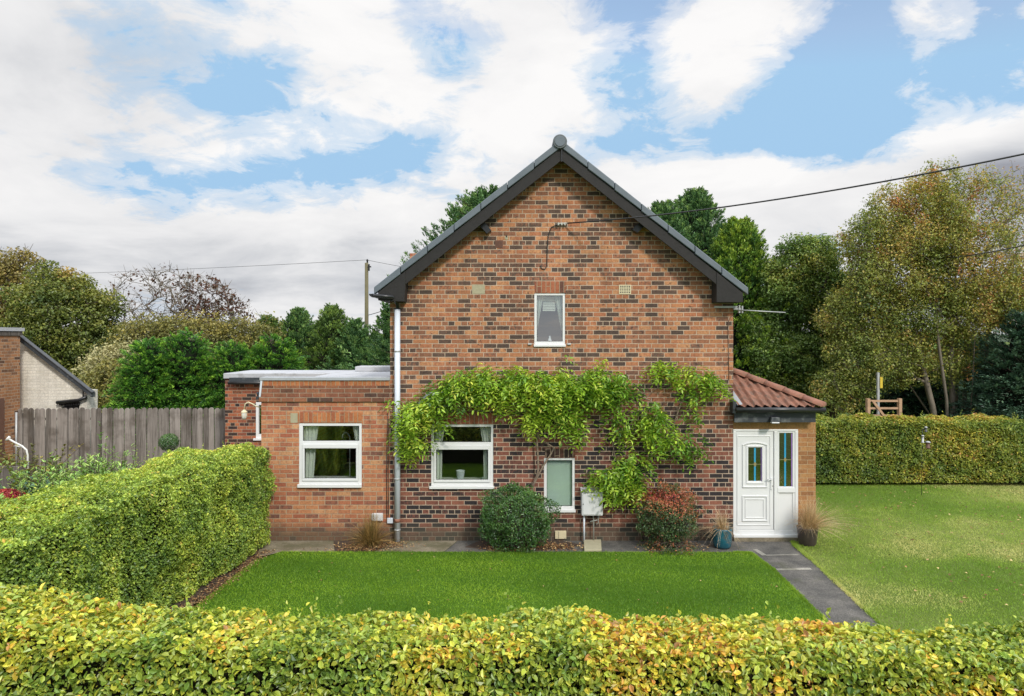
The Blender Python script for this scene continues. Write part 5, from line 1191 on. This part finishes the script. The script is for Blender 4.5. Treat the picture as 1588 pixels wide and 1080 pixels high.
nb_ = thing('neighbouring_house', 'brick house with flat roof edge cut by the left side of the picture', 'house', (-15.5, 19, 0))
xn = W(31,0,19.05)[0]; zn = W(0,514,18.9)[2]
MB().box(xn-4.5, xn, 14.5, 19.05, -.1, zn).obj('wall', M['brick_nei'], nb_)
MB().box(xn-4.6, xn+.06, 14.4, 19.15, zn+.003, zn+.10).obj('roof', M['felt'], nb_)
MB().box(xn+.003, xn+.035, 14.4, 19.1, zn-.12, zn+.0).obj('fascia', M['fence'], nb_)
MB().box(xn+.003, xn+.04, 17.3, 18.42, 0, W(0,618,18.3)[2]).obj('door_frame', M['brownframe'], nb_, bevel=.01)
MB().tube([(xn+.04,18.85,0),(xn+.04,18.85,W(0,640,18.8)[2])], .03, 8).obj('pipe', M['steel'], nb_)
ob = thing('white_outbuilding', 'white painted outbuilding with a sloping dark verge behind the fence', 'outbuilding', (-13.5, 22, 0))
YO = 19.6; A_ = W(31,528,YO); B_ = W(135,606,YO); z6 = W(0,632,YO)[2]
hx0, hx1 = W(95,0,YO)[0], W(123,0,YO)[0]; hz = W(0,622,YO)[2]; zO = A_[2]+(B_[2]-A_[2])*(hx0-A_[0])/(B_[0]-A_[0])
zO1 = A_[2]+(B_[2]-A_[2])*(hx1-A_[0])/(B_[0]-A_[0])
MB().prism([(A_[0],-.1),(hx0,-.1),(hx0,zO),(A_[0],A_[2])], YO, YO+.2).prism([(hx0,hz),(hx1,hz),(hx1,zO1),(hx0,zO)], YO, YO+.2).prism([(hx1,-.1),(B_[0],-.1),(B_[0],B_[2]),(hx1,zO1)], YO, YO+.2).obj('wall', M['rough_white'], ob)
MB().box(A_[0], A_[0]+.2, YO+.2, YO+.5, 0, 3.4).box(B_[0]-.2, B_[0], YO+.2, YO+.5, 0, B_[2]).obj('side_wall', M['rough_white'], ob)
C_ = W(143,612,YO-.15); D_ = W(31,521,YO-.15)
MB().prism([(D_[0]-.02,D_[2]+.0),(C_[0],C_[2]+.05),(C_[0],C_[2]-.08),(D_[0]-.02,D_[2]-.14)], YO-.18, YO-.002).obj('verge', M['fascia'], ob)
MB().prism([(D_[0],D_[2]+.03),(C_[0]+.02,C_[2]+.08),(C_[0]+.02,C_[2]+.055),(D_[0],D_[2]+.005)], YO-.22, YO-.06).obj('roof', M['slate'], ob)
mb = MB().tube([W(88,624.5,YO-.1),W(122,621,YO-.1),W(134,616,YO-.1)], .05, 8)
for k in range(9): a = W(93+k*3.6, 626, YO-.05); mb.box(a[0]-.02, a[0]+.02, YO-.06, YO-.003, a[2]-.05, a[2]+.03)
mb.obj('gutter', M['blackp'], ob); MB().box(hx0, hx1, YO+.12, YO+.16, 0, hz).obj('door_opening', M['cable'], ob)
MB().tube([W(129,600,YO-.1), W(129,620,YO-.1)], .02, 6).obj('vent_pipe', M['blackp'], ob)

# utility pole and its lines
YPo = 46; pb = W(568.5, 0, YPo)[0]; ptop = W(0,408,YPo)[2]
pole = thing('utility_pole', 'brown wooden utility pole standing far behind the flat roof', 'pole', (pb, YPo, 0))
MB().tube([(pb,YPo,-.1),(pb,YPo,ptop)], .15, 12, .12).obj('shaft', M['polewood'], pole)
MB().lathe((pb+.05,YPo-.0,ptop), [(.02,0),(.07,.04),(.05,.12),(.09,.17),(.03,.26),(.001,.27)], 10).box(pb+.13,pb+.24,YPo-.15,YPo-.1,ptop-.55,ptop-.1).box(pb+.1,pb+.3,YPo-.1,YPo+.1,ptop-.3,ptop-.22).obj('insulator', M['blackp'], pole)
MB().tube(sag((pb,YPo,ptop+.2), W(-500,430,75), .6, 20), .013, 5).obj('power_line', M['cable'], label='thin power line crossing the sky left from the utility pole', cat='cable')
MB().tube(sag((pb,YPo,ptop+.2), (1.5,62,ptop+.2), .3, 20), .013, 5).obj('power_line', M['cable'], label='thin power line running from the utility pole towards the roof', cat='cable')
MB().tube(sag((pb+.1,YPo,W(0,489,YPo)[2]), W(640,462,40), .1, 12), .022, 5).obj('power_line', M['cable'], label='short cable low on the utility pole beside the house wall', cat='cable')
MB().tube(sag(W(-20,440,60), W(205,466,50), .3, 12), .02, 5).obj('power_line', M['cable'], label='thin line behind the maple at the far left', cat='cable')
MB().tube(sag(W(1410,402,24), W(1640,368,15), .15, 20), .014, 5).obj('power_line', M['cable'], label='black line through the autumn tree at the right edge', cat='cable')

# garden on the left
def leafy(name, label, x, y0, Y, n, L, h, sp, mat, asp=.3, z0=.0):
    c = W(x, 0, Y)[0]; root = thing(name, label, 'plant', (c, Y, 0)); parts = []; segs = []
    for s in range(n):
        b0 = np.array([c+R.normal()*sp*.5, Y+R.normal()*sp*.4, z0]); tip = b0+np.array([R.normal()*sp*.45, R.normal()*sp*.3, h*R.uniform(.55,1.0)]); segs.append((b0, tip, .009, .004))
        m = 26; t = R.uniform(.12, 1, m); az = R.uniform(0, 6.28, m); o = np.stack([np.cos(az), np.sin(az), .55+.4*t], 1); ll = L*R.uniform(.6,1.2,m)*(1.15-.6*t)
        P = b0+(tip-b0)*t[:, None]+nrm(o)*(ll*.5)[:, None]; parts.append(leaves(P, np.stack([-np.cos(az)*.6, -np.sin(az)*.6, np.ones(m)], 1)+rv(m)*.3, o, ll, ll*asp, np.clip(.45+R.normal()*.15+R.normal(size=m)*.15+.2*t, 0, 1), True, .15))
    V, Fc, v = join(parts); link('foliage', npmesh('foliage', V, Fc, v, mat), None, root); V, Fc = seg_mesh(segs); link('stem', npmesh('stem', V, Fc, None, M['bark'], True), None, root)
leafy('tall_perennial', 'tall fresh green leafy plant with broad upright leaves by the fence', 108, 0, 13.2, 150, .21, 1.35, 1.0, LM['herb'])
leafy('tall_perennial', 'spiky topped green perennial just right of the broadest one', 158, 0, 13.6, 90, .19, 1.5, .6, LM['herb'])
leafy('bushy_perennial', 'darker bushy plant beside the white hooked pipe', 62, 0, 14.2, 50, .17, 1.3, .6, LM['mid'], .6)
leafy('low_perennial', 'low green plant against the neighbouring brick wall', 12, 0, 16.0, 50, .15, 1.3, .9, LM['olive'], .6)
leafy('leggy_perennial', 'lean stem with pale leaf tips standing tallest against the fence', 157, 0, 15.5, 3, .16, 1.95, .10, LM['herb'], .45)
leafy('low_perennial', 'bluish leafed plant next to the crimson sedum', 42, 0, 12.8, 34, .15, 1.2, .4, LM['blue'], .6)
def f_dome(c, s, n): d = rv(n); d[:,2] = np.abs(d[:,2]); return c+d*s*(1-R.exponential(.06, n)).clip(.5,1)[:, None], d
c = np.array(W(8,0,12.6)); c[2] = .55; P, d = f_dome(c, np.array([.50,.35,.40]), 3500)
sed = thing('sedum', 'crimson flowering sedum at the left edge of the garden', 'plant', (c[0], c[1], 0))
V, Fc, v = leaves(P, d+rv(3500)*.4, rv(3500), .035, .028, np.clip(.5+.5*(vnoise(P,7,2)-.5)*2+R.normal(size=3500)*.15,0,1)); link('flower_head', npmesh('flower_head', V, Fc, v, LM['red']), None, sed)
MB().tube([(c[0],c[1],0),(c[0],c[1],.5)], .18, 8, .35).obj('stem', M['core'], sed)
MB().box(W(-60,0,15.2)[0], W(34,0,15.2)[0], 15.2, 15.26, 0, .88).obj('raised_bed_board', M['fence'], bevel=.01, label='dark timber edge of a raised bed at the far left', cat='planter')
q = [W(12,680,16),W(22,686,16),W(34,692,16),(W(41,0,16)[0],16,W(0,698,16)[2]),(W(43,0,16)[0],16,W(0,706,16)[2]),(W(43,0,16)[0],16,0)]
hk = MB().tube(q, .022, 8); hk.tube([W(10,683,16),W(15,678,16)], .035, 8).tube([W(22,692,16),W(34,693,16)], .014, 6); hk.obj('hooked_pipe', M['upvc_old'], label='white bent pipe rising in front of the neighbouring brick wall', cat='pipe')
# topiary
YT = 17.6; tx = W(262,0,YT)[0]; tz = W(0,686,YT)[2]
top_ = thing('topiary_bush', 'small clipped ball bush on a stem in a dark pot against the fence', 'plant pot', (tx, YT, 0))
n = 2600; d = rv(n); P = np.array([tx,YT,tz])+d*np.array([.25,.25,.23])*(1-R.exponential(.12,n)).clip(.3,1)[:,None]
V, Fc, v = leaves(P, d+rv(n)*.5, rv(n), .035, .016, np.clip(.35+.3*d[:,2]+R.normal(size=n)*.15,0,1)); link('foliage', npmesh('foliage', V, Fc, v, LM['shrub']), None, top_)
MB().tube([(tx,YT,.4),(tx+.03,YT,tz)], .03, 8).obj('stem', M['bark'], top_)
MB().lathe((tx-.02,YT,0), [(.001,0),(.18,0),(.24,.62),(.26,.64),(.22,.64),(.2,.55),(.001,.55)], 4).obj('pot', M['fascia'], top_)

# ---------------------------------------------------------------- right side small things
YG = 19.6; gx0, gx1 = W(1346,0,YG)[0], W(1395,0,YG)[0]
gate = thing('timber_gate', 'pale timber field gate seen above the right hedge', 'gate', ((gx0+gx1)/2, YG, 0))
zg0, zg1 = W(0,690,YG)[2], W(0,622,YG)[2]
for x in (gx0, gx1): MB().box(x-.04, x+.04, YG-.06, YG+.06, 0, zg1+.07).obj('post', M['wood'], gate)
gb = MB()
for k in range(7): z = zg0+(zg1-zg0)*k/6; gb.box(gx0+.04, gx1-.04, YG-.03, YG, z-.028, z+.028)
gb.obj('bar', M['wood'], gate)
MB().prism([(gx0+.08,zg1),(gx0+.16,zg1),(gx1-.18,zg0+.5),(gx1-.26,zg0+.5)], YG-.06, YG-.031).obj('brace', M['wood'], gate)
YQ = 19.9; xq = W(1362,0,YQ)[0]; mp = thing('marker_post', 'slim grey post with a yellow band just left above the gate', 'post', (xq, YQ, 0))
MB().box(xq-.035, xq+.025, YQ-.03, YQ+.03, 0, W(0,578,YQ)[2]).obj('post', M['steel'], mp)
MB().box(xq+.03, xq+.10, YQ-.055, YQ+.055, W(0,602,YQ)[2], W(0,585,YQ)[2]).obj('yellow_band', plain('yellow_plastic', (.6,.45,.04), .5), mp)
YB = 16.2; xb = W(1429,0,YB)[0]; bf = thing('bird_feeder', 'slender pole with small hanging bird feeders in front of the right hedge', 'bird feeder', (xb, YB, 0))
MB().tube([(xb,YB,0),(xb+.02,YB,W(0,668,YB)[2]),(xb+.06,YB,W(0,664,YB)[2]),(xb+.12,YB,W(0,668,YB)[2])], .006, 6).obj('pole', M['fascia'], bf)
for (cx_, cy_, w_, h_, mt) in ((1439,690,.06,.16,'brownframe'),(1431,681,.035,.18,'steel'),(1436,666,.035,.12,'fascia')):
    c = W(cx_, cy_, YB); f_ = MB().lathe((c[0],YB,c[2]-h_/2), [(.001,0),(w_,0),(w_,.012),(w_*.7,.014),(w_*.7,h_-.03)], 12).obj('feeder_tube', M[mt], bf)
    MB().lathe((c[0],YB,c[2]+h_/2-.028), [(w_*.7,0),(w_*1.15,.004),(w_*.6,.03),(.001,.034)], 12).obj('feeder_cap', M['steel'], f_)

# ---------------------------------------------------------------- camera, sun, sky
cam = bpy.data.cameras.new('camera'); co = bpy.data.objects.new('camera', cam); COL.objects.link(co); S.camera = co
co.location = (0, 0, H); co.rotation_euler = (math.radians(90), 0, 0); cam.sensor_width = 36; cam.lens = 36*F/1588; cam.shift_y = -15/1588; cam.clip_end = 4000; cam.clip_start = .05
SE, SA = math.radians(38), math.radians(150)     # elevation; azimuth clockwise from +Y
sd = Vector((math.sin(SA)*math.cos(SE), math.cos(SA)*math.cos(SE), math.sin(SE)))
sl = bpy.data.lights.new('sun', 'SUN'); sl.energy = 2.4; sl.angle = math.radians(7); sl.color = (1, .93, .84)
so_ = bpy.data.objects.new('sun', sl); COL.objects.link(so_); so_.rotation_euler = sd.to_track_quat('Z', 'Y').to_euler(); so_.location = sd*50

wd = bpy.data.worlds.new('World'); S.world = wd; wd.use_nodes = True; nt = wd.node_tree; nt.nodes.clear()
out = nd(nt, 'ShaderNodeOutputWorld'); bg = nd(nt, 'ShaderNodeBackground'); SK = .12; bg.inputs[1].default_value = SK
sky = nd(nt, 'ShaderNodeTexSky', sky_type='NISHITA', sun_disc=False, sun_elevation=SE, sun_rotation=SA); sky.air_density = 1.0; sky.dust_density = 1.5; sky.ozone_density = 1.2
tc = nd(nt, 'ShaderNodeTexCoord'); D = tc.outputs['Generated']
sp = nd(nt, 'ShaderNodeSeparateXYZ'); nt.links.new(D, sp.inputs[0])
zc = mth(nt, 'MAXIMUM', sp.outputs[2], 0.0)
den = mth(nt, 'ADD', zc, .22)
cp = nd(nt, 'ShaderNodeCombineXYZ'); nt.links.new(mth(nt, 'DIVIDE', sp.outputs[0], den), cp.inputs[0]); nt.links.new(mth(nt, 'DIVIDE', sp.outputs[1], den), cp.inputs[1]); cp.inputs[2].default_value = 3.7
n1 = noise(nt, cp.outputs[0], 1.9, 11, .60, .35)
n2 = noise(nt, cp.outputs[0], 6.5, 9, .66, .5)
def gau(px_, py_, sx, sy, amp):
    d = Vector(((px_-CX)/F, 1, (CY-py_)/F)).normalized()
    s = nd(nt, 'ShaderNodeVectorMath', operation='SUBTRACT'); nt.links.new(D, s.inputs[0]); s.inputs[1].default_value = d
    m = nd(nt, 'ShaderNodeVectorMath', operation='MULTIPLY'); nt.links.new(s.outputs[0], m.inputs[0]); m.inputs[1].default_value = (F/sx, F/max(sx, sy), F/sy)
    l = nd(nt, 'ShaderNodeVectorMath', operation='DOT_PRODUCT'); nt.links.new(m.outputs[0], l.inputs[0]); nt.links.new(m.outputs[0], l.inputs[1])
    e = mth(nt, 'POWER', 2.71828, mth(nt, 'MULTIPLY', l.outputs['Value'], -1.0)); return mth(nt, 'MULTIPLY', e, amp)
cov = mth(nt, 'ADD', mth(nt, 'MULTIPLY', n1, 1.15), mth(nt, 'MULTIPLY', mth(nt, 'SUBTRACT', n2, .33), .8))
holes = [(230,290,140,40,-.42),(420,275,100,35,-.34),(540,255,110,28,-.30),(330,165,120,26,-.16),(690,80,60,60,-.14),(965,60,70,120,-.34),(1350,170,120,70,-.24),(1500,120,160,85,-.36),(1230,150,70,70,-.20),(1010,225,180,30,-.26),(1180,205,90,25,-.22),
         (380,120,90,60,-.22),(620,230,120,30,-.22),(470,200,90,40,-.14),(1000,110,50,60,-.15),(1270,230,90,30,-.18),(120,130,220,110,.20),(620,130,120,60,.12),(850,60,75,110,.25),(1100,140,80,90,.30),(1170,30,80,30,.2),(1300,100,38,80,-.34),(1340,40,40,40,-.2),(1420,60,60,50,.28),(1440,160,55,35,.34),(1310,158,50,14,.22),(1150,300,260,55,.34),(500,400,600,75,.40),(1540,270,110,65,.5),(60,300,80,100,.25),(800,250,200,60,.15)]
for h in holes: cov = mth(nt, 'ADD', cov, gau(h[0], h[1], h[2], h[3], h[4]*.88))
mk = ramp(nt, [(.50,(0,0,0)),(.62,(.5,.5,.5)),(.80,(1,1,1))]); mk.color_ramp.interpolation = 'EASE'; nt.links.new(cov, mk.inputs[0])
hz_ = nd(nt, 'ShaderNodeMapRange'); nt.links.new(sp.outputs[2], hz_.inputs['Value']); hz_.inputs['From Min'].default_value = .02; hz_.inputs['From Max'].default_value = .16; hz_.inputs['To Min'].default_value = 1; hz_.inputs['To Max'].default_value = 0
mask = mth(nt, 'MAXIMUM', mk.outputs[0], mth(nt, 'MULTIPLY', hz_.outputs[0], .9))
# cloud tone: bright white with grey undersides
n3 = noise(nt, cp.outputs[0], 1.9, 7, .58, .3)
tone = mth(nt, 'ADD', mth(nt, 'MULTIPLY', n3, 1.0), .27)
for h in [(60,70,300,110,-.20),(150,190,200,50,-.08),(1560,265,75,45,-.50),(1580,330,90,60,-.30),(420,430,520,65,-.36),(1500,420,200,120,-.25),(900,370,200,50,-.14),(1230,330,120,50,-.08),(400,210,260,50,.10),(620,150,200,70,.10),(1100,120,120,90,.14),(1440,110,90,90,.14),(1500,195,70,18,.2),(1150,270,160,28,.14),(600,300,120,25,.08)]: tone = mth(nt, 'ADD', tone, gau(*h))
tr = ramp(nt, [(.10,(.30,.31,.35)),(.36,(.52,.535,.565)),(.60,(.72,.72,.73)),(.90,(.86,.85,.845))]); nt.links.new(tone, tr.inputs[0])
cl = nd(nt, 'ShaderNodeVectorMath', operation='SCALE'); nt.links.new(tr.outputs[0], cl.inputs[0]); cl.inputs['Scale'].default_value = 1/SK
skc = nd(nt, 'ShaderNodeVectorMath', operation='MULTIPLY'); nt.links.new(sky.outputs[0], skc.inputs[0]); skc.inputs[1].default_value = (2.0,1.86,1.66)
zb_ = nd(nt, 'ShaderNodeMapRange'); nt.links.new(sp.outputs[2], zb_.inputs['Value']); zb_.inputs['From Min'].default_value = .45; zb_.inputs['From Max'].default_value = .8; zb_.inputs['To Min'].default_value = 1; zb_.inputs['To Max'].default_value = 2.6
skm = nd(nt, 'ShaderNodeVectorMath', operation='MINIMUM'); nt.links.new(skc.outputs[0], skm.inputs[0]); skm.inputs[1].default_value = (.33/SK, .53/SK, .75/SK)
fin0 = mixc(nt, mask, skm.outputs[0], cl.outputs[0])
fz = nd(nt, 'ShaderNodeVectorMath', operation='SCALE'); nt.links.new(fin0, fz.inputs[0]); nt.links.new(zb_.outputs[0], fz.inputs['Scale']); fin = fz.outputs[0]
nt.links.new(fin, bg.inputs[0]); nt.links.new(bg.outputs[0], out.inputs[0])

S.view_settings.view_transform = 'Standard'; S.view_settings.look = 'None'; S.view_settings.exposure = .18; S.view_settings.gamma = 1
S.render.engine = 'CYCLES'; S.cycles.use_denoising = True
S.cycles.max_bounces = 6; S.cycles.diffuse_bounces = 3; S.cycles.glossy_bounces = 3; S.cycles.transparent_max_bounces = 8; S.cycles.transmission_bounces = 4
